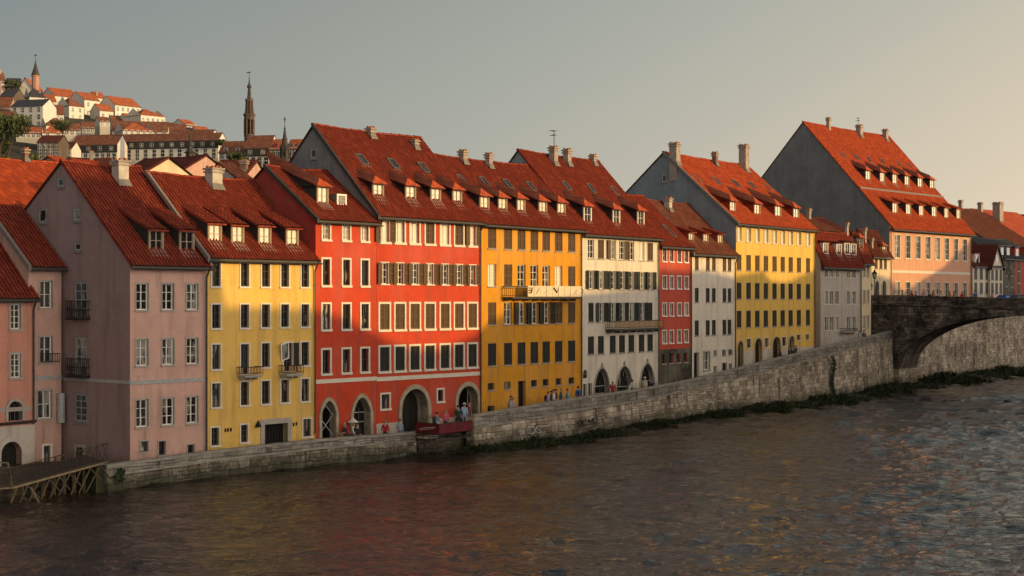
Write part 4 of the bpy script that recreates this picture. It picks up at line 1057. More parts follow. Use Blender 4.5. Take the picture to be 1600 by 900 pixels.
for t0, t1 in zip(ts, ts[1:]):
    s0, s1 = soff(t0+1e-4), soff(t1-1e-4)
    for o in (0, WB):
        b.face([bp(t0, o, s0), bp(t1, o, s1), bp(t1, o, btop(t1)-1.15), bp(t0, o, btop(t0)-1.15)], BRM, [(t0, s0), (t1, s1), (t1, btop(t1)-1.15), (t0, btop(t0)-1.15)])
    b.face([bp(t0, 0, s0), bp(t1, 0, s1), bp(t1, WB, s1), bp(t0, WB, s0)], BRM, [(t0, 0), (t1, 0), (t1, WB), (t0, WB)])
b.face([bp(-3.4, -.012, -1.5), bp(.8, -.012, -1.5), bp(.8, -.012, 2.2), bp(-3.4, -.012, 2.2)], QW, [(0, -1.5), (4.2, -1.5), (4.2, 2.2), (0, 2.2)])
b.face([bp(.801, -.012, -1.5), bp(.801, WB, -1.5), bp(.801, WB, 2.2), bp(.801, -.012, 2.2)], QW, [(4.2, -1.5), (9, -1.5), (9, 2.2), (4.2, 2.2)])
for tt in (29, 33.4, 61.6):
    b.face([bp(tt, 0, -1.5), bp(tt, WB, -1.5), bp(tt, WB, 2.3), bp(tt, 0, 2.3)], BRM, [(0, -1.5), (WB, -1.5), (WB, 2.3), (0, 2.3)])
b.build('spandrel_wall', br)
b = MB()
def ring(c, b):
    for i in range(36):
        a0, a1 = pi*i/36, pi*(i+1)/36-.006
        def q(a, k): return c-(14.1+k)*cos(a), 2.2+(6.2+k)*sin(a)
        p = [q(a0, 0), q(a1, 0), q(a1, .55), q(a0, .55)]
        b.face([bp(x, -.07, z) for x, z in p], BRM, [(x, z) for x, z in p])
        b.face([bp(p[0][0], -.07, p[0][1]), bp(p[1][0], -.07, p[1][1]), bp(p[1][0], .02, p[1][1]), bp(p[0][0], .02, p[0][1])], BRM, [(0, 5)]*4)
        b.face([bp(p[3][0], -.07, p[3][1]), bp(p[2][0], -.07, p[2][1]), bp(p[2][0], .02, p[2][1]), bp(p[3][0], .02, p[3][1])], BRM, [(0, 5)]*4)
ring(14.9, b); b.build('arch_ring', br); b = MB(); ring(47.5, b); b.build('arch_ring', br)
for o0, o1 in ((-.06, .38), (WB-.38, WB+.06)):
    b = MB()
    for t0, t1 in zip([i*2-3.4 for i in range(35)], [i*2-1.4 for i in range(35)]):
        z0, z1 = btop(t0), btop(t1); w0, w1 = z0-1.15, z1-1.15
        for o in (o0, o1): b.face([bp(t0, o, w0), bp(t1, o, w1), bp(t1, o, z1), bp(t0, o, z0)], BRM, [(t0, w0), (t1, w1), (t1, z1), (t0, z0)])
        b.face([bp(t0, o0, z0), bp(t1, o0, z1), bp(t1, o1, z1), bp(t0, o1, z0)], BRM, [(t0, 3), (t1, 3), (t1, 3.4), (t0, 3.4)])
        b.face([bp(t0, o0-.06, w0), bp(t1, o0-.06, w1), bp(t1, o0-.06, w1+.16), bp(t0, o0-.06, w0+.16)], BRM, [(t0, 4), (t1, 4), (t1, 4.1), (t0, 4.1)])
        b.face([bp(t0, o0-.06, w0+.16), bp(t1, o0-.06, w1+.16), bp(t1, o0, w1+.16), bp(t0, o0, w0+.16)], BRM, [(t0, 4), (t1, 4), (t1, 4.1), (t0, 4.1)])
    b.build('parapet', br)
b = MB(); b.face([bp(-3.4, .3, 9.5), bp(66, .3, 8.95), bp(66, WB-.3, 8.95), bp(-3.4, WB-.3, 9.5)], PAVE); b.build('roadway', br)
b = MB()   # cutwater pier between the arches
for (p, q_) in (((28.9, -.02), (31.2, -3)), ((31.2, -3), (33.5, -.02))):
    b.face([bp(p[0], p[1], -1.5), bp(q_[0], q_[1], -1.5), bp(q_[0], q_[1], 5), bp(p[0], p[1], 5)], BRM, [(0, -1.5), (3.5, -1.5), (3.5, 5), (0, 5)])
b.face([bp(28.9, -.02, 5), bp(31.2, -3, 5), bp(33.5, -.02, 5), bp(31.2, -.02, 6.5)], BRM, [(0, 5), (2, 5), (3, 5), (2, 6)]); b.build('cutwater', br)
# approach wall between the low street and the bridge road
# ------------------------------------------------------------------ river bank greenery
LEAF = []
for i, c in enumerate(((.022, .038, .01), (.035, .05, .014), (.016, .026, .009), (.05, .055, .018))): LEAF.append(plain('bank_leaf_%s' % 'abcd'[i], c, .8, 0, .35, 2, 0))
m_bank = plain('river_bank_mud', (.035, .032, .02), .95, 0, .5, 1, .8)
BW = [(640, .3), (700, .5), (745, 1.0), (780, 2.0), (900, 1.6), (1000, 1.9), (1090, 1.0), (1110, 2.2), (1250, 3.6), (1395, 4.0), (1450, 6), (1600, 5), (1860, 9)]
mb = MB()
xs = list(range(640, 1861, 12))
def nrm(x):
    a = Vector((gx(x-4, walld(x-4)), walld(x-4))); c = Vector((gx(x+4, walld(x+4)), walld(x+4))); d = (c-a).normalized(); return Vector((d.y, -d.x, 0))
def bank(x, o):   # o 0..1 across
    w = interp(BW, x)*(1+.18*sin(x*.13)+.12*sin(x*.31)); p = Vector((gx(x, walld(x)), walld(x), 0))+nrm(x)*(w*o+.0); z = lerp(min(.75, .1+w*.1), -.25, o**1.1); return Vector((p.x, p.y, z))
for x, x2 in zip(xs, xs[1:]):
    for k in range(4):
        mb.face([bank(x, k/4), bank(x2, k/4), bank(x2, (k+1)/4), bank(x, (k+1)/4)], m_bank)
tag(mb.build('river_bank'), kind='structure')
mb = MB(); rg = random.Random(3)
def tuft(mb, p, h, r, n, mats, rg):
    for i in range(n):
        a = rg.uniform(0, 2*pi); q = Vector((cos(a), sin(a), 0)); o = p+q*rg.uniform(0, r); hh = h*rg.uniform(.3, 1); l = q*rg.uniform(.3, 1.3)*hh
        w = Vector((-q.y, q.x, 0))*rg.uniform(.02, .06)*(1+h); m = rg.choice(mats)
        t = o+Vector((l.x, l.y, hh)); mdl = o+l*.35+Vector((0, 0, hh*.6))
        mb.face([tuple(o-w), tuple(o+w), tuple(mdl+w*.9), tuple(mdl-w*.9)], m); mb.face([tuple(mdl-w*.9), tuple(mdl+w*.9), tuple(t)], m)
for i in range(7000):
    x = 640+ (rg.random()**.8)*1220
    if x < 740 and rg.random() < .5: continue
    o = rg.uniform(0, .93); p = bank(x, o); w = interp(BW, x)
    if .5+.5*sin(x*.09+2*sin(x*.023)) < rg.uniform(-.4, .55) and w < 4: continue
    tuft(mb, p, min(.5, .16+.07*w)*rg.uniform(.35, 1.3)*(1+.5*sin(x*.07)), .4, 7, LEAF, rg)
tag(mb.build('bank_grass'), 'dark green grass and weeds growing along the foot of the quay wall', 'grass', kind='stuff')

# ------------------------------------------------------------------ trees
BARK = plain('bark', (.05, .035, .022), .9, 0, .4, 3, .5)
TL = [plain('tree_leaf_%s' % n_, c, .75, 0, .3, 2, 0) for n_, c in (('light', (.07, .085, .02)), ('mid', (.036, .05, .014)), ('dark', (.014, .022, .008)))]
def tree(name, label, x, D, z0, H, rad, seed, group=None, leafs=2600, ls=.32, zlo=.42):
    rg = random.Random(seed); root = thing(name, label, 'tree', (gx(x, D), D, z0), 0, group)
    b = MB(); b.tube((0, 0, -1), (0, 0, H*.45), H*.03, BARK, H*.02, 8)
    cl = []
    for i in range(13 if zlo > .3 else 22):
        a = rg.uniform(0, 2*pi); r = rad*rg.uniform(.2, .75); z = H*rg.uniform(zlo, .88); e = (cos(a)*r, sin(a)*r, z)
        b.tube((0, 0, H*rg.uniform(.25, .45)), e, H*.014, BARK, H*.004, 5); cl.append((Vector(e), rad*rg.uniform(.3, .52)))
    b.build('trunk', root)
    b = MB()
    for i in range(leafs):
        c, rr = rg.choice(cl); v = Vector((rg.gauss(0, 1), rg.gauss(0, 1), rg.gauss(0, 1))).normalized()*rr*(rg.random()**.45); v.z *= .75; p = c+v
        s_ = ls*rg.uniform(.5, 1.2); u = Vector((rg.gauss(0, 1), rg.gauss(0, 1), rg.gauss(0, 1))).normalized(); w = u.orthogonal().normalized()
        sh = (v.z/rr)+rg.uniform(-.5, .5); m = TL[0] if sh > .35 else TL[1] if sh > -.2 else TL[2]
        b.face([tuple(p-u*s_), tuple(p+w*s_*.6), tuple(p+u*s_), tuple(p-w*s_*.6)], m)
    b.build('crown', root)
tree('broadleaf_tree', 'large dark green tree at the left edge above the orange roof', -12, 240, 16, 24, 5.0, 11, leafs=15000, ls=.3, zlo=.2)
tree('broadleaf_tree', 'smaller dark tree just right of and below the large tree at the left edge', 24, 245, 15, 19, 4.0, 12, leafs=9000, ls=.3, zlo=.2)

# graffiti on the quay wall and ivy hanging on it
def wp(x, y, o=.235):
    n = nrm(x); D = walld(x)-.1; p = pt(x, y, D); return Vector((p.x, p.y, 0))*1.0+n*0+Vector((0, 0, p.z)) if False else Vector((gx(x, walld(x)), walld(x), 0))+n*o+Vector((0, 0, CZ+(HOR-y)*(walld(x)-.15)/F))
WPAINT = plain('faded_white_spray', (.42, .4, .36), .8, 0, .4, 9, 0); KPAINT = plain('black_spray', (.03, .03, .03), .8, 0, .4, 9, 0)
qw = [o for o in SC.objects if o.name.startswith('quay_wall') and 'rising' in o.get('label', '')][0]; ol = Vector(qw.location)
def scrawl(pts, r, m):
    b = MB(); P = [wp(x, y)-ol for x, y in pts]
    for a, c in zip(P, P[1:]): b.tube(a, c, r, m, n=4)
    return b
def circ(x, y, rx, ry, n=14, a0=0, a1=2*pi): return [(x+rx*cos(lerp(a0, a1, i/n)), y+ry*sin(lerp(a0, a1, i/n))) for i in range(n+1)]
for pts, r, m in ((circ(826, 672, 6, 6), .045, WPAINT), (circ(838, 671, 5, 5.5, 14, .6, 5.6), .04, WPAINT), ([(820, 666), (828, 678), (835, 668), (842, 676)], .03, WPAINT), (circ(875, 668, 4, 4.5), .035, WPAINT),
                  (circ(902, 661, 3, 4), .05, KPAINT), (circ(909, 660, 3, 4, 10, .5, 5.5), .05, KPAINT), ([(914, 664), (915, 655), (918, 662), (921, 654), (922, 661)], .045, KPAINT), (circ(925, 657, 3, 3.6, 10, 1, 6), .045, KPAINT), ([(897, 667), (912, 664.5), (930, 661)], .03, KPAINT)):
    scrawl(pts, r, m).build('graffiti', qw)
rg = random.Random(21)
for lb, cx, y0, y1, wd_, n in (('dark ivy streak running down the quay wall left of the grey house', 1297, 556, 622, 3.2, 620), ('mossy weeds at the left end of the quay wall', 181, 732, 752, 5, 420)):
    p0 = wp(cx, (y0+y1)/2); root = thing('ivy', lb, 'ivy', p0); b = MB()
    for i in range(n):
        t = rg.random(); y = lerp(y0, y1, t**.8); x = cx+rg.gauss(0, wd_*(.9-.5*t)*.6)+2*sin(t*9); p = wp(x, y, .25+rg.random()*.12)-p0; s_ = rg.uniform(.05, .13)
        u = Vector((rg.gauss(0, 1), rg.gauss(0, .4), rg.gauss(0, 1))).normalized(); w = u.orthogonal().normalized()
        b.face([tuple(p-u*s_), tuple(p+w*s_*.7), tuple(p+u*s_), tuple(p-w*s_*.7)], rg.choice(LEAF[:3]))
    b.build('foliage', root)
# ------------------------------------------------------------------ background houses
def bgwin(w, h, lit, key):
    if key == 2:
        def mk2():
            b = MB(); b.box(-w/2-.08, w/2+.08, -.05, 0, -.1, h+.08, W_TRIMG); b.box(-w/2, w/2, -.065, -.045, 0, h, SH_BLACK); b.box(-.02, .02, -.075, -.06, 0, h, W_GREY); return b.mesh('window')
        return cached(('bgw2', w, h), mk2)
    def mk_():
        b = MB(); b.box(-w/2-.12, w/2+.12, -.06, 0, -.12, h+.12, W_TRIMG if not lit else W_TRIM); b.box(-w/2, w/2, -.075, -.05, 0, h, G_BLUE if lit else G_DARK)
        b.box(-.04, .04, -.09, -.07, 0, h, W_WHITE); b.box(-w/2, w/2, -.088, -.07, h*.5-.04, h*.5+.04, W_WHITE); return b.mesh('window')
    return cached(('bgw', w, h, lit, key), mk_)
def bg(name, label, x0, x1, D, phi, eave, base, ridge, r, wall, rm, cols=0, rows=0, wh=1.5, ww=.9, hip=False, chim=(), mansard=0, cat='house', gablewin=0, lit=True, foot=8, B=None, rj=None, dorm=0):
    """eave, base, ridge are photo y values at the middle of the front"""
    zb = CZ+(HOR-base)*D/F
    if D > 400 and ww == .9: ww, wh = 1.25, 2.1
    h = House(name, label, cat, x0, D, phi, zb, x1)
    xm = (x0+x1)/2; ze = h.F(xm, eave)[1]
    p, _, Dm = h.F(xm, eave); zr = ze+(eave-ridge)*(Dm+r*h.b.y)/F + 0
    zr = CZ+(HOR-ridge)*(Dm+r*h.b.y)/F-zb
    h.rm = rm; h.body(wall, ze, zr, r, B); h.finish_wall(foot=foot)
    if not hip:
        h.roof(rm, over=.4, verge=.15, gutter=False, ridge=D < 260, pitch=.3) if D < 260 else h.roof(rm, over=.5, verge=.2, gutter=False, ridge=False, flat=True)
    else:
        b = MB(); w = h.w; o = .4; k = min(r, w/2)*.9; zr_ = h.zr
        E = [(-o, -o, ze-.1), (w+o, -o, ze-.1), (w+o, h.B+o, ze-.1), (-o, h.B+o, ze-.1)]; Rg = [(k, r, zr_), (w-k, r, zr_)]
        b.face([E[0], E[1], Rg[1], Rg[0]], rm); b.face([E[1], E[2], Rg[1]], rm); b.face([E[2], E[3], Rg[0], Rg[1]], rm); b.face([E[3], E[0], Rg[0]], rm); b.face(E[::-1], W_DARKF)
        h.roofo = b.build('roof', h.root)
    if mansard:
        b = MB(); b.box(-.1, h.w+.1, -.35, -.01, ze-3.2, ze-.05, SH_BLACK); n_ = max(2, int(h.w/4.2)); b.build('mansard_storey', h.root)
        for i in range(n_):
            o = link(bgwin(1.5, 1.5, False, 3), 'window', h.root, (h.w*(i+.5)/n_, -.36, ze-2.4))
    if cols and rows:
        H_ = ze-.5-(3 if mansard else 0); fh = H_/rows
        for i in range(cols):
            for j in range(rows):
                u = h.w*(i+.5)/cols; z = fh*j+fh*.32
                link(bgwin(ww, wh, lit, 2 if (D < 260 and not lit) else 0), 'window', h.root, (u, 0, z))
    if gablewin:
        for j in range(gablewin):
            o = link(bgwin(ww, wh, False, 1), 'window', h.root, (0, h.B*.5, ze*(.3+.5*j/gablewin)+.3)); o.rotation_euler = (0, 0, -pi/2)
    for (cx0, cx1, cy, cb) in chim: h.chimney(cx0, cx1, cy, cb, BR_CHIM if D > 170 else BRICK)
    for i in range(dorm):
        u = h.w*(i+.5)/dorm; sl = (h.zr-h.ze)/h.r; y = .6; z = ze+y*sl
        b = MB(); b.box(u-.75, u+.75, y, y+1.6/max(.4, sl), z-.2, z+1.45, wall); b.box(u-.9, u+.9, y-.15, y+2/max(.4, sl), z+1.45, z+1.6, rm); b.box(u-.45, u+.45, y-.03, y, z+.15, z+1.25, G_BLUE); b.build('dormer', h.root)
    return h
H = bg
# mid rooftops right behind the row
h = bg('orange_roofed_house', 'big house with glowing orange tiled roof filling the left edge', -140, 245, 104, 40, 352, 470, 246, 8.6, SALM, T_ORA, chim=((37, 47, 232, 256),))
h = bg('gable_front_house', 'dark roofed house with sunlit salmon gable and one round hole, above the yellow roof', 205, 262, 150, 130, 283, 320, 247, 4.5, PINK, T_DRK, foot=4)
h = bg('cream_gable_house', 'house with a cream sunlit gable half hidden behind the pink house chimney', 168, 205, 140, 130, 284, 320, 250, 4, CRM2, T_DRK, foot=4)
h = bg('orange_roof_cottage', 'small house with orange lit roof between the salmon gable and the spire', 296, 330, 175, 60, 264, 290, 249, 4, PINK, T_ORA, foot=5)
h = bg('dark_roof_house', 'dark red roofed house with a brick chimney left of the cream gable wedge', 322, 376, 150, 100, 284, 310, 253, 4.5, PINK, T_DRK, foot=5, chim=((373, 387, 250, 272),))
h = bg('whitewashed_gable_house', 'whitewashed house wedge with lit cream slope beside the low red gable', 372, 392, 128, 60, 281, 310, 257, 4.5, WHT, T_BRN, foot=5)
h = bg('brown_roof_house', 'house with low dark roof under the long white terrace building', 100, 168, 190, 80, 262, 290, 249, 5, PINKW, T_DRK, foot=6, chim=((140, 146, 236, 255),))
h = bg('salmon_chimney_house', 'small salmon house with a stout chimney among the dark roofs', 102, 120, 165, 40, 262, 290, 247, 3, SALM, T_ORA, foot=6)
h = bg('low_orange_roof_house', 'low house whose orange ridge peeps over the pink house roof', 146, 178, 128, 50, 268, 300, 253, 4, SALM, T_ORA, foot=4)
# hill town
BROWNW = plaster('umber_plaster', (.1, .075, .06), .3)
T_H = tile('hill_orange_tiles', (.36, .095, .04), .5, .6, .6); T_HD = tile('hill_brown_tiles', (.2, .075, .045), .5, .6, .6)
hh = [
 ('long_terrace_building', 'long pale terrace block with dark mansard roof running across the foot of the hill', 182, 341, 650, 100, 220, 252, 209, 5, WHT, T_HD, 12, 3, dict(lit=False, mansard=1)),
 ('terrace_building', 'lower pale block with brown roof left of the long terrace block', 112, 183, 640, 100, 226, 252, 211, 5, WHT, T_HD, 8, 2, dict(lit=False, mansard=1)),
 ('tower_side_building', 'white three storey block under the tall church tower', 381, 421, 600, 100, 231, 264, 212, 6, WHT, T_HD, 4, 3, dict(lit=False, mansard=1)),
 ('pale_roof_house', 'pale house with dark roof left of the tall church tower', 342, 380, 610, 100, 238, 262, 221, 6, WHT, T_HD, 4, 2, dict(lit=False, dorm=2)),
 ('red_wall_house', 'dull red house between the tall tower and the small spire', 421, 440, 580, 100, 233, 262, 218, 5, REDD, T_H, 3, 3, dict(lit=False, dorm=1)),
 ('red_roofed_house', 'brownish house with orange roof right of the small spire', 448, 474, 560, 100, 232, 260, 218, 5, PINKW, T_H, 3, 3, dict(lit=False, dorm=2)),
 ('wide_red_roof_house', 'wide low house with one long red roof on the lower hillside', 175, 262, 700, 80, 205, 214, 190, 8, WHT, T_HD, 7, 1, dict()),
 ('hipped_red_house', 'house with orange hipped roof in front of the wide red roof', 192, 240, 690, 60, 205, 212, 192, 7, WHT, T_H, 5, 1, dict(hip=True)),
 ('white_villa', 'white villa with tall windows and hipped brown roof on the slope', 220, 258, 760, 45, 181, 199, 170.5, 7, CRM, T_H, 5, 1, dict(hip=True, wh=3, ww=1.1)),
 ('cream_slope_house', 'small cream house with orange roof alone on the falling ridge', 291, 308, 740, 40, 196, 210, 187, 6, CRM, T_H, 4, 2, dict()),
 ('orange_annexe', 'tiny orange roofed annexe right of the cream house on the ridge', 308, 328, 735, 60, 208, 214, 198, 5, CRM, T_H, 2, 1, dict()),
 ('hilltop_house', 'large cream hilltop house with orange roof, rightmost on the skyline', 180, 220, 860, 40, 165.5, 188, 152, 8, CRM, T_H, 5, 2, dict(gablewin=2)),
 ('hilltop_house', 'tall cream hilltop house with three rows of windows, middle of the skyline', 132, 156, 850, 40, 156.5, 196, 144.5, 8, CRM, T_H, 2, 3, dict(gablewin=1)),
 ('corner_house', 'cream house with dark hipped roof left of the tall hilltop house', 108, 131, 820, 40, 166.5, 199, 152, 6, CRM, T_HD, 2, 3, dict(hip=True)),
 ('hilltop_house', 'low cream hilltop house with long orange roof, left of the tall one', 86, 122, 880, 45, 151, 170, 138.5, 8, CRM, T_H, 3, 1, dict(gablewin=1)),
 ('small_chimney_house', 'small dark fronted house with a pale chimney between the hilltop houses', 150, 165, 900, 45, 153, 176, 144, 5, CRM, T_H, 2, 1, dict(chim=((150, 153, 142, 150),))),
 ('little_cream_house', 'little cream house with orange roof squeezed below the rightmost hilltop house', 156, 177, 830, 45, 173, 188, 163, 5, CRM, T_H, 2, 1, dict()),
 ('grey_block', 'grey white four storey block with slate roof above the tree', 17, 67, 760, 105, 166, 202, 156, 6, WHT, T_SLT, 4, 3, dict(lit=False)),
 ('cottage', 'cottage with orange hipped roof under the corner house', 72, 110, 720, 60, 197, 208, 184, 6, CRM, T_HD, 3, 1, dict(hip=True)),
 ('dark_cottage', 'dark red roofed cottage between the grey block and the corner house', 68, 100, 770, 70, 178, 195, 164, 6, WHT, T_HD, 4, 1, dict(lit=False)),
 ('orange_roof_row', 'long low orange roof just right of the large tree', 25, 64, 690, 80, 208, 216, 199, 5, WHT, T_H, 5, 1, dict()),
 ('orange_roof_shed', 'small orange hipped roof right of the long low orange roof', 66, 100, 670, 70, 208, 216, 196, 5, WHT, T_H, 2, 1, dict(hip=True)),
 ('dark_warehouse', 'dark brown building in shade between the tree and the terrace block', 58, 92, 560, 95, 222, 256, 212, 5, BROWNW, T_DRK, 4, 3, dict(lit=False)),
 ('slate_house', 'dark slate roofed building at the top left corner of the hill', 8, 30, 900, 80, 131, 150, 122.5, 7, PINKW, T_SLT, 3, 1, dict(lit=False)),
 ('brown_house', 'reddish brown house with chimneys at the far left of the hilltop', -14, 8, 880, 60, 124, 150, 113, 5, PINKW, T_HD, 3, 2, dict(chim=((-2, 3, 108, 116),))),
 ('stucco_house', 'grey stucco house in shade beneath the hilltop church', 38, 66, 860, 100, 160, 176, 152, 5, WHT, T_SLT, 3, 1, dict(lit=False)),
 ('low_white_house', 'low white house under the slate corner, left of the grey block', -4, 16, 800, 90, 166, 182, 152, 5, PINKW, T_HD, 3, 1, dict(lit=False)),
 ('small_lit_house', 'small pale house catching sun above the wide red roof', 156, 172, 760, 60, 190, 198, 183, 5, WHT, T_HD, 2, 1, dict()),
 ('white_lodge', 'white lodge with dark roof right of the corner house foot', 128, 148, 720, 70, 200, 208, 191, 5, WHT, T_HD, 3, 1, dict(lit=False)),
 ('brown_ridge_house', 'dark roofed house at the right end of the wide red roof', 258, 290, 720, 80, 206, 213, 194, 6, WHT, T_HD, 3, 1, dict(lit=False)),
 ('terrace_cottage', 'small whitewashed cottage with brown roof directly left of the white lodge', 100, 126, 700, 70, 203, 212, 193, 5, WHT, T_HD, 3, 1, dict(lit=False)),
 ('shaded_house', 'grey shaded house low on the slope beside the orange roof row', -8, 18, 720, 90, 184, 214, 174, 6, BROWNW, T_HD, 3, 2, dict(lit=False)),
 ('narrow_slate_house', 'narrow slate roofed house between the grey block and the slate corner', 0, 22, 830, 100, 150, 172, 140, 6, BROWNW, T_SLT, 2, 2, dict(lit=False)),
 ('church_annexe', 'dark hipped annexe at the foot of the hilltop church', 46, 70, 850, 60, 152, 166, 138, 7, WHT, T_SLT, 2, 1, dict(hip=True)),
 ('tan_house', 'tan house with orange roof tucked between the annexe and the low hilltop house', 68, 88, 870, 60, 158, 174, 148, 6, CRM, T_H, 2, 1, dict()),
 ('stepped_cottage', 'small cottage with orange roof stepping down beside the white villa', 200, 222, 800, 45, 187, 200, 178, 5, CRM, T_H, 3, 1, dict()),
 ('pale_lane_house', 'pale lane house in front of the rightmost hilltop house', 176, 198, 800, 60, 190, 203, 181, 5, WHT, T_HD, 3, 1, dict()),
 ('low_brown_house', 'low brown roofed house left of the cream ridge house', 256, 280, 760, 80, 203, 210, 192, 5, WHT, T_HD, 3, 1, dict(lit=False)),
 ('dark_gate_house', 'dark roofed gate house in the shade right of the shaded brown warehouse', 92, 112, 600, 95, 232, 256, 222, 5, WHT, T_DRK, 2, 2, dict(lit=False)),
 ('long_brown_roof_house', 'long house under brown roof above the long terrace block', 262, 330, 680, 95, 212, 222, 203, 6, WHT, T_HD, 6, 1, dict(lit=False)),
]
for a in hh: bg(a[0], a[1], *a[2:12], a[12], a[13], **a[14])
# far right houses beyond the bridge
bg('brown_roof_house', 'house with long red brown roof and two chimneys right of the peach house', 1562, 1630, 240, 42, 390, 466, 326, 11, PINKW, T_BRN, foot=3, chim=((1499.5, 1507, 313, 327), (1530, 1539, 316.5, 330)), cols=5, rows=3, lit=False)
bg('orange_roof_house', 'house with bright orange roof and one massive grey chimney, far right', 1622, 1690, 266, 42, 390, 466, 330, 12, PINKW, T_ORA, foot=3, chim=((1556, 1574, 316, 349),), cols=3, rows=3, lit=False)
bg('far_red_roof_house', 'house with flat red roof on the far right edge', 1570, 1680, 300, 90, 358, 466, 336, 8, GRY, T_DRK, foot=3, cols=9, rows=4, lit=False)
bg('small_pale_house', 'small pale two storey house with dark red roof next to the peach house', 1520, 1546, 218, 42, 416, 466, 383, 6, CRM, T_DRK, foot=3, cols=3, rows=2, ww=.7, lit=False, dorm=1)
h = bg('narrow_gabled_house', 'narrow pale house with a pointed gable facing the river', 1547, 1567, 221, 42, 418, 466, 417, 4.6, CRM, T_DRK, foot=3, cols=3, rows=2, ww=.6, lit=False, B=9)
b = MB(); w = h.w; zt = h.F(1557, 383)[1]
b.face([(.0, -.02, h.ze), (w, -.02, h.ze), (w/2, -.02, zt)], CRM); b.box(w/2-.3, w/2+.3, -.06, -.02, h.ze+.7, h.ze+1.9, G_DARK); b.build('gable_wall', h.root)
b = MB()
for sx, u in ((-1, -.25), (1, w+.25)):
    b.face([(u, -.35, h.ze-.4), (w/2, -.35, zt+.15), (w/2, 9, zt+.15), (u, 9, h.ze-.4)], T_DRK); b.face([(u, -.35, h.ze-.6), (w/2, -.35, zt-.05), (w/2, -.35, zt+.15), (u, -.35, h.ze-.4)], FLASH)
b.build('roof', h.root)
bg('stone_house', 'dark roofed house with bare grey stone wall at the right edge', 1567, 1586, 226, 42, 404, 466, 372, 6, STONE, T_SLT, foot=3, cols=2, rows=1, lit=False, dorm=2)
bg('brick_red_house', 'brick red house half in the frame at the right edge, with grey dormers', 1586, 1640, 229, 42, 406, 466, 374, 7, RED2, T_SLT, foot=3, cols=5, rows=3, ww=1, lit=False, dorm=3)
bg('back_roof_house', 'brown roofed house behind the grey mansard house', 1262, 1312, 178, 40, 362, 470, 334, 5, PINKW, T_BRN, foot=2, chim=((1262, 1270, 326, 345),))
bg('dark_back_roof_house', 'dark roofed house just left of the blue grey wall, behind the cream houses', 1310, 1345, 186, 40, 372, 470, 341, 5, PINKW, T_DRK, foot=2)

# ------------------------------------------------------------------ towers
SAND = plain('brown_sandstone', (.1, .065, .05), .9, 0, .35, .5, .5); SPIRE = plain('weathered_spire', (.05, .042, .038), .8, 0, .3, .5)
D = 620; k = D/F
root = thing('church_tower', 'tall slender brown church tower with galleries and needle spire', 'tower', pt(389.5, 250, D))
def zz(y): return (250-y)*k
b = MB()
b.lathe((0, 0, 0), [(zz(262), 8.2*k), (zz(214), 8*k), (zz(212), 9*k), (zz(210), 8*k)], 8, SAND, pi/8)
for i in range(8):
    a = 2*pi*i/8+pi/8; p = (cos(a)*7.4*k, sin(a)*7.4*k)
    b.tube((p[0], p[1], zz(210)), (p[0], p[1], zz(187)), 1.4*k, SAND, n=5); b.tube((p[0], p[1], zz(187)), (p[0], p[1], zz(174)), 1.0*k, SAND, .2*k, n=5)
b.lathe((0, 0, 0), [(zz(210), 4.6*k), (zz(184), 4.6*k)], 8, DARKIN, pi/8)
b.lathe((0, 0, 0), [(zz(187), 8*k), (zz(182), 8.6*k), (zz(180), 10*k), (zz(178.5), 10*k), (zz(178.4), 6*k)], 8, SAND, pi/8); b.build('belfry', root)
b = MB(); b.lathe((0, 0, 0), [(zz(180), 5.2*k), (zz(160), 4.4*k), (zz(158), 6.6*k), (zz(155.5), 6.6*k), (zz(155.4), 4*k)], 8, SAND, pi/8)
for i in range(8):
    a = 2*pi*i/8+pi/8; b.tube((cos(a)*6.2*k, sin(a)*6.2*k, zz(178)), (cos(a)*5.2*k, sin(a)*5.2*k, zz(157)), .9*k, SAND, .7*k, n=4)
    b.tube((cos(a)*6*k, sin(a)*6*k, zz(156)), (cos(a)*6*k, sin(a)*6*k, zz(152)), .5*k, SAND, .1*k, n=4)
b.build('gallery', root)
b = MB(); b.lathe((0, 0, 0), [(zz(156), 3.6*k), (zz(138), 2.1*k), (zz(137), 3.6*k), (zz(134), 3.4*k), (zz(132), 1.8*k), (zz(128), 1.0*k), (zz(120), .5*k)], 8, SPIRE, pi/8); b.build('spire', root)
b = MB(); b.tube((0, 0, zz(121)), (0, 0, zz(111)), .4*k, IRON, n=5); b.box(-4*k, 2*k, -.1, .1, zz(114), zz(112.6), IRON); b.build('weather_vane', root)
def spire(label, x, D, ybase, ytip, wpx, body, cap, n=8, name='church_spire', fl=1.25):
    k = D/F; root = thing(name, label, 'spire', pt(x, ybase, D)); H = (ybase-ytip)*k; w = wpx*k/2
    b = MB(); b.lathe((0, 0, 0), [(-8*k, w), (H*.0, w), (H*.22, w*.92), (H*.23, w*1.1), (H*.27, w*1.1)], n, body, pi/n)
    for i in range(n): a = 2*pi*i/n+pi/n; b.tube((cos(a)*w, sin(a)*w, 0), (cos(a)*w, sin(a)*w, H*.4), w*.16, body, w*.03, n=4)
    for i in range(4): a = 2*pi*i/4; b.box(cos(a)*w*.93-.15*w, cos(a)*w*.93+.15*w, sin(a)*w*.93-.15*w, sin(a)*w*.93+.15*w, H*.06, H*.18, DARKIN)
    b.build('belfry', root)
    b = MB(); b.lathe((0, 0, 0), [(H*.27, w*fl), (H*.34, w*.75), (H*.5, w*.5), (H*.52, w*.62), (H*.55, w*.45), (H*.8, w*.16), (H*.82, w*.26), (H*.84, w*.1), (H, .02*w)], n, cap, pi/n); b.build('spire', root)
    b = MB(); b.tube((0, 0, H*.98), (0, 0, H*1.12), .12*w, IRON, n=4); b.box(-.35*w, .35*w, -.05, .05, H*1.06, H*1.075, IRON); b.build('finial', root)
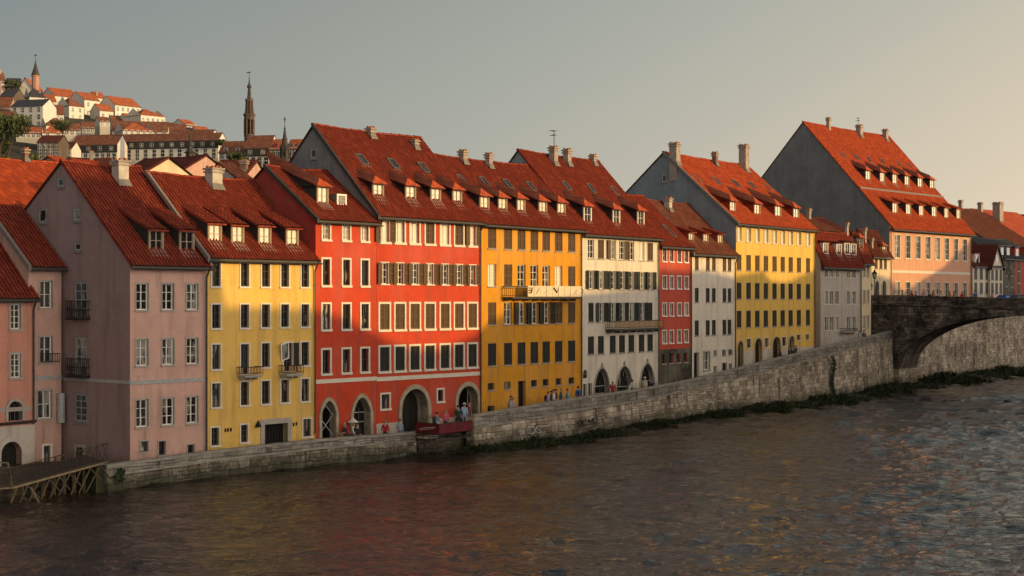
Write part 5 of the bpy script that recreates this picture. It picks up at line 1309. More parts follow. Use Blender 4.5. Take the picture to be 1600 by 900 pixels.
spire('small dark gothic spire right of the tall church tower', 445, 560, 247, 190, 15, SPIRE, SPIRE, 8)
spire('short dark turret in front of the long terrace block', 297, 230, 252, 204, 13, SAND, SPIRE, 6, 'turret', 1.7)
root = thing('hilltop_church', 'grey gabled hilltop church with orange roof', 'church', pt(42, 150, 900))
k = .36
b = MB(); w = 12*k; b.box(-w*1.0, w, 0, 22, -16, (150-139)*k, WHT); b.build('wall', root)
b = MB(); b.face([(-w*1.1, -1, 3.5), (-w*.2, -1, 10.5), (-w*.2, 22, 10.5), (-w*1.1, 22, 3.5)], T_HD); b.face([(-w*.2, -1, 10.5), (w*1.1, -1, 3.5), (w*1.1, 22, 3.5), (-w*.2, 22, 10.5)], T_H); b.face([(-w, -.02, 3.9), (w, -.02, 3.9), (-w*.2, -.02, 10.3)], WHT); b.build('roof', root)
root = thing('church_steeple', 'hilltop church steeple with dark pointed roof and vane', 'steeple', pt(55.5, 132, 890)); k = 890/F
b = MB(); b.lathe((0, 0, 0), [(-14*k, 5.6*k), (12*k, 5.6*k), (12.2*k, 6.4*k), (14*k, 6.4*k)], 8, plain('pink_tower_stone', (.36, .2, .15), .9), pi/8)
b.build('tower', root); b = MB(); b.lathe((0, 0, 0), [(14*k, 6.8*k), (19*k, 5*k), (27*k, 2.6*k), (38*k, .3*k)], 8, SPIRE, pi/8); b.tube((0, 0, 37*k), (0, 0, 48*k), .3*k, IRON, n=4); b.box(-2*k, 2*k, -.05, .05, 45*k, 46.5*k, IRON); b.build('spire', root)
for i, (x, y, D, s_, lb) in enumerate(((18, 142, 860, 5, 'green bush on the hilltop beside the brown house'), (344, 224, 640, 2.2, 'bush at the right end of the long terrace block'), (98, 208, 650, 5, 'shrubby tree left of the terrace roofs'), (372, 262, 500, 4, 'dark bush in front of the pale block under the tower'))):
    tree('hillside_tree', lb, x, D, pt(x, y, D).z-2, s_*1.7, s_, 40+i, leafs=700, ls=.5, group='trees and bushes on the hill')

# ------------------------------------------------------------------ left timber walkway
TIM = plain('grey_weathered_timber', (.085, .077, .066), .85, 0, .4, 3, .5); TIMD = plain('dark_wet_timber', (.035, .03, .025), .8, 0, .4, 3, .5)
root = thing('wooden_walkway', 'weathered timber walkway on slanting props with iron railing at the left corner', 'walkway', (gx(90, 83), 83, 0)); o = Vector(root.location)
Pb, Pa = pt(168, 721.5, 85.0)-o, pt(20, 762, 80.5)-o; Pc = pt(-60, 768, 79.5)-o
nv = Vector((-.5, .86, 0))
b = MB()
def beam(b, p, q, r, m): b.tube(p, q, r, m, n=4)
beam(b, Pa, Pb, .07, TIM)
beam(b, Pc, Pa, .06, TIM)
for (p, q) in ((Pc, Pa), (Pa, Pb)):
    n = int((q-p).length/.3)
    for i in range(n):
        a, c = p.lerp(q, i/n), p.lerp(q, (i+.9)/n); a2, c2 = a+nv*4.5, c+nv*4.5
        b.face([tuple(a), tuple(c), tuple(c2), tuple(a2)], TIMD)
b.build('deck', root)
for i in range(9):
    t = .04+i*.11; p = Pa.lerp(Pb, t); b = MB(); foot = Vector((p.x, p.y, -.6-o.z))
    beam(b, p-Vector((0, 0, .1)), p+Vector((-.7-.1*(i%3), .3, -1.7)), .04, TIM)
    if i % 4 != 2: beam(b, p-Vector((0, 0, .1)), p+Vector((.45+.1*(i%2), .3, -.8)), .035, TIMD)
    beam(b, p+Vector((-.75, .3, -1.6)), Vector((p.x-.8, p.y+.5, -.8)), .06, TIMD); beam(b, p+nv*1.2+Vector((0, 0, -.1)), foot+nv*1.2, .11, TIMD)
    b.build('prop', root)
b = MB(); beam(b, Pa+Vector((.9, 0, 0)), Vector((Pa.x+1.6, Pa.y-.2, -.4)), .06, TIM); beam(b, Pa, Pa+Vector((-.25, 0, 1.25)), .05, TIM); beam(b, Pa+Vector((-.25, 0, 1.25)), Pa+Vector((-1.6, 0, 1.3)), .05, TIM); b.build('prop', root)
rl = Vector((0, 0, 1.0))
for (p, q) in ((Pa.lerp(Pb, 0), Pb), (Pc, Pa)):
    b = MB(); n = int((q-p).length/.14)
    beam(b, p+rl, q+rl, .03, IRON); beam(b, p+rl*.12, q+rl*.12, .02, IRON)
    for i in range(n+1):
        a = p.lerp(q, i/n); b.tube(a, a+rl, .03 if i % 9 == 0 else .014, IRON, n=4)
        if i % 3 == 0 and i < n: b.tube(a+rl*.12, p.lerp(q, min(1, (i+3)/n))+rl, .014, IRON, n=4); b.tube(a+rl, p.lerp(q, min(1, (i+3)/n))+rl*.12, .014, IRON, n=4)
    b.build('railing', root)
# foundation walls at the water's edge under the left houses
QD = masonry('dark_foundation_stone', [(.05, .043, .035), (.085, .073, .06), (.12, .1, .08), (.15, .13, .1)], .6, .34, uv=False, dark=.3, moss=.8)
for nm, lb, (xa, Da), (xb, Db), zt in (('foundation_wall', 'dark foundation wall behind the timber walkway', (-260, 82.5), (156, 88.6), .85), ('stone_pier', 'mossy stone pier at the left end of the quay wall', (150, 84.9), (170, 85.6), 1.25)):
    a, c = Vector((gx(xa, Da), Da, 0)), Vector((gx(xb, Db), Db, 0)); root = thing(nm, lb, 'wall', a); d = c-a; b = MB(); nb_ = Vector((-d.y, d.x, 0)).normalized()*(2.5 if 'pier' in nm else 5)
    P4 = [Vector((0, 0, 0)), d, d+nb_, nb_]
    for i in range(4):
        p, q = P4[i], P4[(i+1) % 4]; b.face([(p.x, p.y, -1.5), (q.x, q.y, -1.5), (q.x, q.y, zt), (p.x, p.y, zt)], QD)
    b.face([(p.x, p.y, zt) for p in P4], QD); b.build('masonry', root)

# ------------------------------------------------------------------ red terrace
RC = plain('dark_red_cloth', (.12, .011, .018), .8, 0, .25, 2, .4); TABLE = plain('table_white', (.6, .57, .52), .6)
K = [pt(650, 668, 104.0), pt(685.5, 670, 102.4), pt(737, 667, 105.6)]
zt, zb_ = strz(690)+.35+.45, strz(690)-.35
root = thing('terrace', 'cantilevered terrace wrapped in dark red cloth over the quay wall', 'terrace', (K[1].x, K[1].y, 1.95)); o = Vector(root.location)
back = [pt(737, 660, 106.9), pt(650, 665, 105.2)]
b = MB(); poly = [Vector((p.x, p.y, 0)) for p in K+back]
b.face([(p.x-o.x, p.y-o.y, -.38) for p in poly], TIMD); b.face([(p.x-o.x, p.y-o.y, -.43) for p in poly], TIMD)
for a, c in zip(poly, poly[1:]+poly[:1]): b.face([(a.x-o.x, a.y-o.y, -.95), (c.x-o.x, c.y-o.y, -.75), (a.x-o.x, a.y-o.y, -.75)], TIMD)
b.build('deck', root)
for a, c in zip(K, K[1:]):
    b = MB(); n = 14
    nrm_ = Vector(((c-a).y, -(c-a).x, 0)).normalized()
    for i in range(n):
        q = []
        for t in (i/n, (i+1)/n):
            p = a.lerp(c, t); w = .03*sin(t*19)
            q += [(p.x-o.x+nrm_.x*(.04+w), p.y-o.y+nrm_.y*(.04+w), -.36), (p.x-o.x+nrm_.x*.03, p.y-o.y+nrm_.y*.03, .24)]
        b.face([q[0], q[2], q[3], q[1]], RC); 
    b.build('cloth', root)
b = MB()
a, c = K[0], K[1]; nrm_ = Vector(((c-a).y, -(c-a).x, 0)).normalized()
for (t0, z0, t1, z1) in ((.2, -.12, .55, .02), (.5, -.02, .9, .08), (.25, -.2, .85, .0)):
    p, q = a.lerp(c, t0)-o, a.lerp(c, t1)-o; b.tube((p.x+nrm_.x*.1, p.y+nrm_.y*.1, z0), (q.x+nrm_.x*.1, q.y+nrm_.y*.1, z1), .018, TABLE, n=4)
b.build('scrawled_stripe', root)
b = MB()
for a, c in zip(K, K[1:]): b.tube((a.x-o.x, a.y-o.y, .27), (c.x-o.x, c.y-o.y, .27), .03, IRON); 
for p in K: b.tube((p.x-o.x, p.y-o.y, -.43), (p.x-o.x, p.y-o.y, .3), .03, IRON)
b.build('railing', root)
# banner on the orange house balcony
W_CLOTH = plain('cream_banner_cloth', (.62, .52, .38), .85, 0, .12, 2, .3)
h = OR; Db = .93
ub0, ub1 = h.F(808, 456)[0]-.0, h.F(892, 456)[0]+.05; 
root = thing('balcony_banner', 'long cream banner of lettered panels hung on the orange house balcony', 'banner', h.root.location+h.d*ub0-h.b*Db, pi/2-h.phi)
root.location.z = h.zb+zb_ if False else h.root.location.z+h.F(850, 466)[1]
Hb = h.F(850, 447.5)[1]-h.F(850, 464)[1]; Wb = ub1-ub0; b = MB()
for i in range(9):
    x0, x1 = Wb*i/9+.02, Wb*(i+1)/9-.02; b.box(x0, x1, -.03-.01*(i % 2), 0, .12, .12+Hb, W_CLOTH)
b.build('cloth', root)
b = MB(); INK = plain('black_ink', (.03, .028, .026), .8)
def stroke(x0, z0, x1, z1, r=.035):
    z0, z1 = .12+(z0-.1)*(Hb-.06), .12+(z1-.1)*(Hb-.06); b.tube((x0, -.055, z0), (x1, -.055, z1), r, INK, n=4)
pw = Wb/9
stroke(.1, .95, .5, .95); stroke(.5, .95, .5, .75); stroke(.1, .72, .5, .75, .05); stroke(.45, .72, .4, .5, .05); stroke(.1, .48, .4, .48, .05)      # 5-like figure
stroke(pw+.25, .35, 2*pw-.2, .9, .02); stroke(4*pw+.15, 1.0, 4*pw+.55, .5, .06); stroke(4*pw+.55, .5, 4*pw+.75, .95, .02); stroke(4*pw+.15, 1.0, 4*pw+.15, .8, .03); stroke(8*pw+.7, .95, 8*pw+.95, .75, .04); stroke(8*pw+.7, .5, 8*pw+.95, .6, .04)
stroke(7*pw+.4, .3, 7*pw+.9, .8, .012); stroke(2*pw+.5, .5, 2*pw+.9, .7, .012)
b.build('lettering', root)

# ------------------------------------------------------------------ casters: unseen houses over the river, rooflines shaped to throw the shadow edges
HL = [(-400, PK), (323, Y1), (493, R0), (588, RB), (752, OR), (910, WH), (1030, RN), (1080, WS), (1150, Y2), (1273, GR), (1360, PE)]
def cast_pt(x, y):
    q = [h for a, h in HL if x >= a][-1] if x >= -400 else PK
    u, z, D = q.F(x, y); p = q.P+q.d*u; T = 76.0
    return Vector((p.x, p.y, 0))+S_H*T, z+q.zb+T*tan(R(SUN_EL))
PR = [(-160, 400, 'low house across the river, first in the row'), (118, 250, None), (292, 250, 'tallest house across the river, off to the right'), (316, 380, 'steep roofed house beside the tallest one across the river'), (323, 478, 'thin added sliver blocking sunlight beside the tallest one across the river'), (490, 484, 'long low house across the river'), (540, 500, 'house with a slightly sloping roof across the river'), (590, 528, 'house with a falling roof across the river'), (640, 547, 'small falling roof house across the river'), (692, 545, 'lowest house across the river'), (752, 514, 'rising roof house across the river'), (790, 482, 'steep roof house across the river'), (909, 459, 'broad house across the river'), (1029, 446, 'second broad house across the river'), (1031, 420, 'added sliver blocking sunlight across the river'), (1079, 424, 'thin house across the river'), (1100, 421, 'square house across the river'), (1149, 435, 'shed roofed house across the river'), (1151, 430, 'second added sliver blocking sunlight across the river'), (1190, 423, 'small house across the river'), (1200, 438, 'narrow house across the river'), (1225, 442, 'shallow house across the river'), (1245, 434, 'slim house across the river'), (1272, 420, 'corner house across the river'), (1274, 392, 'third added sliver blocking sunlight across the river'), (1359, 392, 'high house across the river'), (1361, 436, 'added sunlight blocker joining the high and low rows across the river'), (1391, 440, 'low end house across the river'), (1412, 457, 'lower end house across the river'), (1440, 437, 'stepped house across the river'), (1460, 425, 'stepped taller house across the river'), (1477, 414, 'tall stepped house across the river'), (1517, 372, 'last high house across the river'), (1640, 350, 'farthest house across the river')]  # sliver and joining pieces are added to close gaps that let sun through
prev = None
for x, y, lb in PR:
    c, zc = cast_pt(x, y)
    if prev and lb:
        a, za = prev; d = c-a; w = d.length; d.normalize(); n = Vector((-d.y, d.x, 0))
        root = thing('opposite_house', lb, 'house', (a.x, a.y, 0), atan2(d.y, d.x), 'shadow casting houses on the opposite bank')
        s_ = 1 if n.dot(S_H) > 0 else -1; dp = 3.5; ea, ec = za-4.5, zc-4.5; w += .6; b = MB()
        for sg in (-1, 1): b.face([(0, sg*dp, -1), (w, sg*dp, -1), (w, sg*dp, ec), (0, sg*dp, ea)], CRM2)
        for u, e, t in ((.002, ea, za), (w-.002, ec, zc)): b.face([(u, -dp, -1), (u, dp, -1), (u, dp, e), (u, 0, t-.05), (u, -dp, e)], CRM2)
        b.build('wall', root); b = MB()
        for sg in (-1, 1): b.face([(-.1, sg*(dp+.4), ea-.3), (w+.1, sg*(dp+.4), ec-.3), (w+.1, 0, zc), (-.1, 0, za)], T_BRN)
        b.build('roof', root); k = max(1, int(w/2.6)); e = min(ea, ec)
        for fl_ in range(2):
            for i in range(k):
                xx = (i+.5)*w/k; b = MB(); yy = -s_*dp; b.box(xx-.5, xx+.5, yy-.03, yy+.03, e-2.6-3*fl_, e-1-3*fl_, G_DARK); b.build('window', root)
    prev = (c, zc)
mb = MB(); P_ = [(48, 20), (52, 60), (72, 85), (112, 130), (165, 175), (330, 130), (300, -60), (60, -60)]
mb.face([(x, y, 1.4) for x, y in P_], PAVE)
for a, c in zip(P_, P_[1:]+P_[:1]): mb.face([(a[0], a[1], -1.5), (c[0], c[1], -1.5), (c[0], c[1], 1.4), (a[0], a[1], 1.4)], QD)
tag(mb.build('opposite_bank'), kind='structure')
# ------------------------------------------------------------------ people
SKIN = plain('skin', (.42, .25, .18), .6, 0, .1, 8, 0); HAIRD = plain('dark_hair', (.03, .02, .015), .7, 0, .3, 20, .3); HAIRL = plain('fair_hair', (.3, .2, .1), .7, 0, .3, 20, .3)
SHOE = plain('shoe_leather', (.03, .025, .022), .6)
def cloth(n_, c): return plain('cloth_'+n_, c, .85, 0, .25, 5, .3)
def skeleton(pose):
    """joints (x, y, z, radius, tag); facing -y, feet at z=0"""
    J = {}
    def a(k, x, y, z, r, t): J[k] = (Vector((x, y, z)), r, t)
    lean = {'stand': 0, 'walk': -.04, 'lean': -.28, 'sit': -.02, 'walk2': -.03}[pose]
    hz = .93 if pose != 'sit' else .5
    def up(z): return hz+(z-.93)
    def ly(z): return lean*(z-.93)/.55 if z > .93 else 0
    a('pel', 0, 0, hz, .115, 'leg'); a('bel', 0, ly(1.08), up(1.08), .112, 'top'); a('che', 0, ly(1.3), up(1.3), .125, 'top'); a('nek', 0, ly(1.46)-.01, up(1.47), .055, 'skin')
    a('hed', 0, ly(1.56)-.015, up(1.575), .085, 'head'); a('crn', 0, ly(1.64)-.01, up(1.655), .088, 'head')
    for s, n_ in ((-1, 'L'), (1, 'R')):
        a('sh'+n_, s*.165, ly(1.4), up(1.41), .062, 'top')
        sw = {'stand': (0, .02), 'walk': (s*.16, s*.24), 'walk2': (-s*.12, -s*.2), 'lean': (-.12, -.38), 'sit': (-.05, -.3)}[pose]
        a('el'+n_, s*.225, ly(1.3)+sw[0]*.6+.02, up(1.13), .047, 'top')
        hzd = {'stand': .89, 'walk': .92, 'walk2': .92, 'lean': 1.08, 'sit': 1.02}[pose]
        a('wr'+n_, s*(.235 if pose != 'lean' else .16), ly(1.2)+sw[1]-.05, up(hzd), .03, 'skin'); a('ha'+n_, s*(.235 if pose != 'lean' else .14), ly(1.2)+sw[1]-.1, up(hzd-.07), .032, 'skin')
        st = {'stand': 0, 'walk': -s*.2, 'walk2': s*.17, 'lean': s*.08, 'sit': 0}[pose]
        if pose == 'sit':
            a('hp'+n_, s*.085, 0, .47, .09, 'leg'); a('kn'+n_, s*.1, -.42, .49, .065, 'leg'); a('an'+n_, s*.1, -.42, .09, .045, 'leg'); a('to'+n_, s*.11, -.56, .04, .038, 'shoe')
        else:
            a('hp'+n_, s*.088, st*.1, .88, .092, 'leg'); a('kn'+n_, s*.095, st*.55-.03, .49, .064, 'leg'); a('an'+n_, s*.1, st*1.1+.03, .09, .042, 'leg'); a('to'+n_, s*.115, st*1.1-.13, .04, .038, 'shoe')
    E = [('pel', 'bel'), ('bel', 'che'), ('che', 'nek'), ('nek', 'hed'), ('hed', 'crn')]
    for n_ in 'LR': E += [('che', 'sh'+n_), ('sh'+n_, 'el'+n_), ('el'+n_, 'wr'+n_), ('wr'+n_, 'ha'+n_), ('pel', 'hp'+n_), ('hp'+n_, 'kn'+n_), ('kn'+n_, 'an'+n_), ('an'+n_, 'to'+n_)]
    return J, E
TAGS = ['top', 'leg', 'skin', 'shoe', 'head']
def body_mesh(pose):
    J, E = skeleton(pose); K = list(J); me = bpy.data.meshes.new('skel')
    me.from_pydata([tuple(J[k][0]) for k in K], [(K.index(a), K.index(b)) for a, b in E], [])
    o = bpy.data.objects.new('skel', me); C.objects.link(o)
    o.modifiers.new('s', 'SKIN')
    sv = me.skin_vertices[0].data
    for i, k in enumerate(K):
        r = J[k][1]; wide = 1.3 if k in ('che', 'bel', 'pel') else 1.0
        sv[i].radius = (r*wide, r) if wide > 1 else (r, r); sv[i].use_root = (k == 'pel')
    m_ = o.modifiers.new('d', 'SUBSURF'); m_.levels = 2; m_.render_levels = 2
    dg = bpy.context.evaluated_depsgraph_get(); ev = o.evaluated_get(dg); nm = bpy.data.meshes.new_from_object(ev)
    bpy.data.objects.remove(o); bpy.data.meshes.remove(me)
    v = [tuple(q.co) for q in nm.vertices]; f = [tuple(p.vertices) for p in nm.polygons]; mi = []
    pts = [(J[k][0], J[k][1], J[k][2]) for k in K]
    for p in nm.polygons:
        c = p.center; best = None
        for (a, b) in E:
            A, B = J[a][0], J[b][0]; t = max(0, min(1, (c-A).dot(B-A)/max(1e-9, (B-A).length_squared))); d = (c-(A+(B-A)*t)).length
            tg = J[b][2] if t > .45 else J[a][2]
            if tg == 'head': tg = 'skin'
            if best is None or d < best[0]: best = (d, tg)
        mi.append(TAGS.index(best[1]))
    # fingers, thumbs and facial features joined into the same surface
    b = MB(); dm = {t: bpy.data.materials.get('ph_'+t) or bpy.data.materials.new('ph_'+t) for t in TAGS}
    for s, n_ in ((-1, 'L'), (1, 'R')):
        w, h = J['wr'+n_][0], J['ha'+n_][0]; d = (h-w).normalized(); sd = Vector((0, 1, 0)) if abs(d.y) < .8 else Vector((0, 0, 1)); sd = (sd-d*sd.dot(d)).normalized()
        for i, l in enumerate((.06, .075, .07, .055)):
            r0 = h+sd*(.024-.016*i); k1 = r0+d*(l*.6); k2 = k1+(d*.8+Vector((-s*.35, 0, 0))).normalized()*l*.5
            b.tube(r0, k1, .009, dm['skin'], .0085, 5); b.tube(k1, k2, .0085, dm['skin'], .006, 5)
        t0 = h-d*.02+sd*.026; t1 = t0+(sd*.8+d*.6).normalized()*.035; b.tube(t0, t1, .011, dm['skin'], .009, 5); b.tube(t1, t1+d*.028, .009, dm['skin'], .007, 5)
    hd = (J['hed'][0]+J['crn'][0])/2
    b.tube(hd+Vector((0, -.08, .012)), hd+Vector((0, -.118, -.018)), .01, dm['skin'], .016, 6)
    for s in (-1, 1):
        b.lathe(hd+Vector((s*.033, -.085, .005)), [(-.008, .003), (0, .011), (.008, .003)], 6, dm['shoe'])
        b.lathe(hd+Vector((s*.09, .0, -.03)), [(-.0, .006), (.025, .015), (.05, .008)], 6, dm['skin'])
    b.box(-.025, .025, hd.y-.092, hd.y-.08, hd.z-.052, hd.z-.044, dm['shoe'])
    n0 = len(v); v += b.v; f += [tuple(i+n0 for i in q) for q in b.f]; nm2 = {m: TAGS.index(m.name[3:]) for m in b.ms}
    mi += [nm2[b.ms[i]] for i in b.m]
    return v, f, mi, J
POSES = {p: body_mesh(p) for p in ('stand', 'walk', 'walk2', 'lean', 'sit')}
def person(label, loc, rz, pose='stand', top=(.3, .3, .3), leg=(.05, .05, .07), hair=HAIRD, hs=1.0, pack=None, hat=None, long=False, coat=False, group=None):
    root = thing('person', label, 'person', loc, rz, group); root.scale = (hs,)*3
    v, f, mi, J = POSES[pose]; me = bpy.data.meshes.new('body'); me.from_pydata(v, [], f)
    for m in (cloth('%d_%d_%d' % tuple(int(c*100) for c in top), top), cloth('%d_%d_%d' % tuple(int(c*100) for c in leg), leg), SKIN, SHOE, SKIN): me.materials.append(m)
    me.polygons.foreach_set('material_index', mi); me.polygons.foreach_set('use_smooth', [True]*len(f)); link(me, 'body', root)
    hd = (J['hed'][0]+J['crn'][0])/2+Vector((0, .012, .012)); b = MB(); n, mm = 10, 7
    P = []
    for i in range(mm+1):
        th = pi*i/mm*.62
        for k in range(n):
            a = 2*pi*k/n; r = .108*sin(th); fr = max(0, -sin(a)); z = .112*cos(th)
            if fr > .5 and i > 3: z = .112*cos(pi*3.4/mm*.62)
            P.append((hd.x+cos(a)*r*.92, hd.y+sin(a)*r, hd.z+z))
    base = len(b.v); b.v += P; q = b.mi(hair)
    for i in range(mm):
        for k in range(n):
            kk = (k+1) % n; b.f.append((base+i*n+k, base+i*n+kk, base+(i+1)*n+kk, base+(i+1)*n+k)); b.m.append(q)
    if long: b.lathe(hd+Vector((0, .06, -.2)), [(0, .04), (.05, .075), (.16, .08), (.2, .05)], 8, hair)
    b.build('hair', root, smooth=True)
    ch = J['che'][0]
    if pack:
        b = MB(); b.lathe(ch+Vector((0, .18, -.3)), [(0, .06), (.04, .13), (.3, .14), (.42, .1), (.45, .03)], 8, cloth('pack_%d' % int(pack[0]*1000), pack))
        for s in (-1, 1): b.tube(ch+Vector((s*.1, .12, .1)), ch+Vector((s*.11, -.13, .02)), .014, SHOE, n=4)
        b.build('backpack', root)
    if hat:
        b = MB(); b.lathe(hd+Vector((0, 0, .04)), [(0, .17), (.012, .17), (.014, .1), (.09, .09), (.1, .03)], 12, cloth('hat_%d' % int(hat[0]*1000), hat)); b.build('hat', root)
    if coat:
        b = MB(); pl = J['pel'][0]; b.lathe(pl+Vector((0, 0, -.38)), [(0, .2), (.2, .18), (.4, .155), (.42, .1)], 10, me.materials[0]); b.build('skirt', root)
    return root
def street_pt(x, o):    # o metres behind the parapet face
    D = walld(x)+o; return Vector((gx(x, D), D, strz(x)))
rp = random.Random(9)
PL_ = [ # x, o, facing deg (0 = towards camera), pose, top, leg, extras, label
 (540, 1.3, 20, 'stand', (.03, .03, .03), (.02, .02, .02), {}, 'person in black standing with back to the second red arch, left of the group'),
 (546, 1.2, -60, 'lean', (.25, .03, .04), (.03, .03, .03), {}, 'person in a dark red jacket leaning forward beside the second red arch'),
 (552, 1.5, 70, 'walk', (.55, .52, .48), (.04, .04, .05), {}, 'person in a white top stepping along by the second red arch'),
 (558.5, 1.1, 10, 'stand', (.02, .02, .025), (.02, .02, .02), {}, 'person in black between the white tables and the second red arch'),
 (869, 1.3, 95, 'stand', (.05, .05, .05), (.04, .04, .05), {}, 'dark clothed person at the back right of the orange house group'),
 (602, 1.0, 180, 'stand', (.3, .012, .018), (.02, .02, .02), {}, 'person in a bright dark red jacket under the small red house window'),
 (625, 1.1, 30, 'stand', (.2, .24, .32), (.1, .12, .16), {}, 'person in blue grey clothes left of the big red archway'),
 (678.5, -.1, 150, 'lean', (.18, .24, .3), (.03, .03, .03), dict(pack=(.02, .05, .06)), 'person in teal leaning over behind the red terrace'),
 (696.5, -.3, 160, 'stand', (.62, .12, .2), (.06, .06, .07), {}, 'person in a pink top standing behind the red terrace'),
 (716, 2.0, 200, 'stand', (.018, .05, .035), (.03, .03, .03), {}, 'person in dark green at the right end of the terrace'),
 (725.5, 2.6, 10, 'stand', (.25, .42, .62), (.25, .35, .5), dict(hat=(.5, .48, .4)), 'person in light blue with a pale hat before the right red arch'),
 (733, 3.2, 60, 'stand', (.2, .03, .03), (.03, .03, .03), {}, 'small person in dark red inside the right red arch'),
 (797, 1.0, 40, 'lean', (.35, .37, .4), (.05, .06, .08), dict(pack=(.2, .2, .22)), 'person in grey bending by the orange house door'),
 (802, 1.2, -30, 'lean', (.5, .49, .45), (.3, .3, .32), {}, 'person in pale clothes bending next to the orange house door'),
 (856, .9, 80, 'walk', (.3, .33, .4), (.1, .05, .1), dict(pack=(.08, .02, .06)), 'leftmost walker of the orange house group, grey top and plum backpack'),
 (861, 1.2, 90, 'walk2', (.03, .035, .04), (.06, .06, .06), {}, 'walker in black between two pale walkers by the orange house'),
 (864.5, .9, 70, 'walk', (.55, .5, .48), (.12, .03, .05), {}, 'walker in white top and maroon trousers by the orange house'),
 (876, .9, 85, 'walk2', (.02, .07, .12), (.02, .02, .025), {}, 'walker in dark navy with a hat by the orange house', ),
 (886, .9, 80, 'walk', (.03, .28, .5), (.5, .22, .12), {}, 'walker in bright blue top and tan trousers by the orange house'),
 (903.5, .9, 200, 'stand', (.05, .12, .35), (.6, .12, .02), dict(pack=(.03, .08, .22)), 'person in blue with vivid orange trousers at the corner of the orange house'),
 (957.5, 1.0, 185, 'stand', (.28, .02, .03), (.18, .02, .03), dict(long=True), 'person in maroon beside the bicycle at the white arcade'),
 (982, 1.1, 100, 'lean', (.5, .5, .5), (.3, .32, .35), {}, 'person in pale grey crouching before the middle white arch'),
 (1007.5, 1.0, 20, 'stand', (.4, .37, .28), (.5, .3, .06), dict(hat=(.62, .6, .55)), 'person with a white hat and ochre trousers before the right white arch'),
 (1233, 1.0, 60, 'walk', (.04, .04, .05), (.05, .05, .06), {}, 'person in black left of the group by the long yellow house'),
 (1238, .9, 200, 'stand', (.02, .025, .03), (.03, .03, .04), {}, 'person in black at the middle of the group by the long yellow house'),
 (1243.5, 1.0, 120, 'walk2', (.12, .12, .14), (.02, .02, .02), {}, 'person in dark grey right of the group by the long yellow house'),
 (1219, 1.2, 90, 'walk', (.05, .05, .08), (.03, .03, .05), {}, 'lone walker in navy by the third yellow house arch'),
 (1343, 1.2, 30, 'stand', (.3, .3, .32), (.06, .06, .07), {}, 'person in grey near the foot of the bridge'),
 (1350, 1.2, 200, 'stand', (.1, .1, .12), (.06, .06, .07), {}, 'person in charcoal near the foot of the bridge'),
]
for q in PL_:
    x, o_, fa, pose, top, leg, ex, lb = q
    p = street_pt(x, o_)
    if 650 < x < 712: p = Vector((gx(x, 107.6), 107.6, strz(x)))
    person(lb, p, R(fa)-atan2(-p.x, p.y)*0, pose, top, leg, HAIRL if rp.random() < .25 else HAIRD, rp.uniform(.96, 1.04), **ex)
cols = [((.6, .55, .5), 'white'), ((.5, .06, .05), 'red'), ((.03, .03, .035), 'black'), ((.5, .3, .05), 'mustard'), ((.05, .1, .25), 'navy'), ((.55, .2, .1), 'orange'), ((.35, .33, .3), 'grey'), ((.5, .25, .28), 'pink')]
wh_ = ['near the lamp', 'beneath the first peach window', 'beneath the second peach window', 'between the second and third peach windows', 'beneath the third peach window', 'beneath the fourth peach window', 'between the fourth and fifth peach windows', 'beneath the fifth peach window', 'beneath the sixth peach window', 'between the sixth and seventh peach windows', 'beneath the seventh peach window', 'beneath the last peach window', 'by the small pale house', 'before the gabled house']
for i, x in enumerate((1397, 1404, 1410, 1425, 1431, 1443, 1452, 1458, 1470, 1484, 1491, 1503, 1524, 1550)):
    a = (x-800)/F; o_ = 1.0+.5*(i % 3)                      # on the bridge roadway, behind its parapet
    base = A0+nB*o_; t = (a*base.y-base.x)/(dB.x-a*dB.y); p = base+dB*t; p.z = 9.5-.008*t
    c, cn = cols[(i*3) % 8]
    person('person in %s on the bridge %s' % (cn, wh_[i]), p, R(rp.uniform(-90, 200)), 'walk' if i % 2 else 'stand', c, (.05, .05, .07), HAIRD, rp.uniform(.95, 1.05))

# ------------------------------------------------------------------ bicycles, boards, tables, lamps, cars
RUB = plain('rubber', (.02, .02, .02), .8); CHR = plain('dull_chrome', (.4, .4, .4), .35, .8)
def bicycle(label, p, rz, col):
    root = thing('bicycle', label, 'bicycle', p, rz, 'bicycles by the white arcade'); fm = cloth('bike_%d' % int(col[0]*100), col)
    for x in (-.52, .52):
        b = MB(); n = 20
        for i in range(n): a0, a1 = 2*pi*i/n, 2*pi*(i+1)/n; b.tube((x+cos(a0)*.33, 0, .34+sin(a0)*.33), (x+cos(a1)*.33, 0, .34+sin(a1)*.33), .02, RUB, n=5, cap=False)
        w = b.build('wheel', root); b = MB()
        for i in range(10): a = 2*pi*i/10; b.tube((x, 0, .34), (x+cos(a)*.31, 0, .34+sin(a)*.31), .004, CHR, n=3)
        b.build('rim', w)
    b = MB(); B0, S0, H0, R0_, F0 = (-.08, 0, .3), (-.2, 0, .8), (.36, 0, .82), (-.52, 0, .34), (.52, 0, .34)
    for p_, q_ in ((B0, S0), (B0, H0), (S0, H0), (B0, R0_), (S0, R0_), (H0, F0)): b.tube(p_, q_, .018, fm)
    b.tube(S0, (-.23, 0, .93), .014, CHR); b.build('frame', root)
    b = MB(); b.lathe((-.23, 0, .93), [(0, .05), (.03, .1), (.06, .07)], 8, SHOE); b.build('saddle', root)
    b = MB(); b.tube(H0, (.33, 0, 1.0), .014, CHR); b.tube((.33, -.26, 1.02), (.33, .26, 1.02), .014, CHR); b.tube((.33, -.26, 1.02), (.22, -.28, 1.0), .018, RUB); b.tube((.33, .26, 1.02), (.22, .28, 1.0), .018, RUB); b.build('handlebar', root)
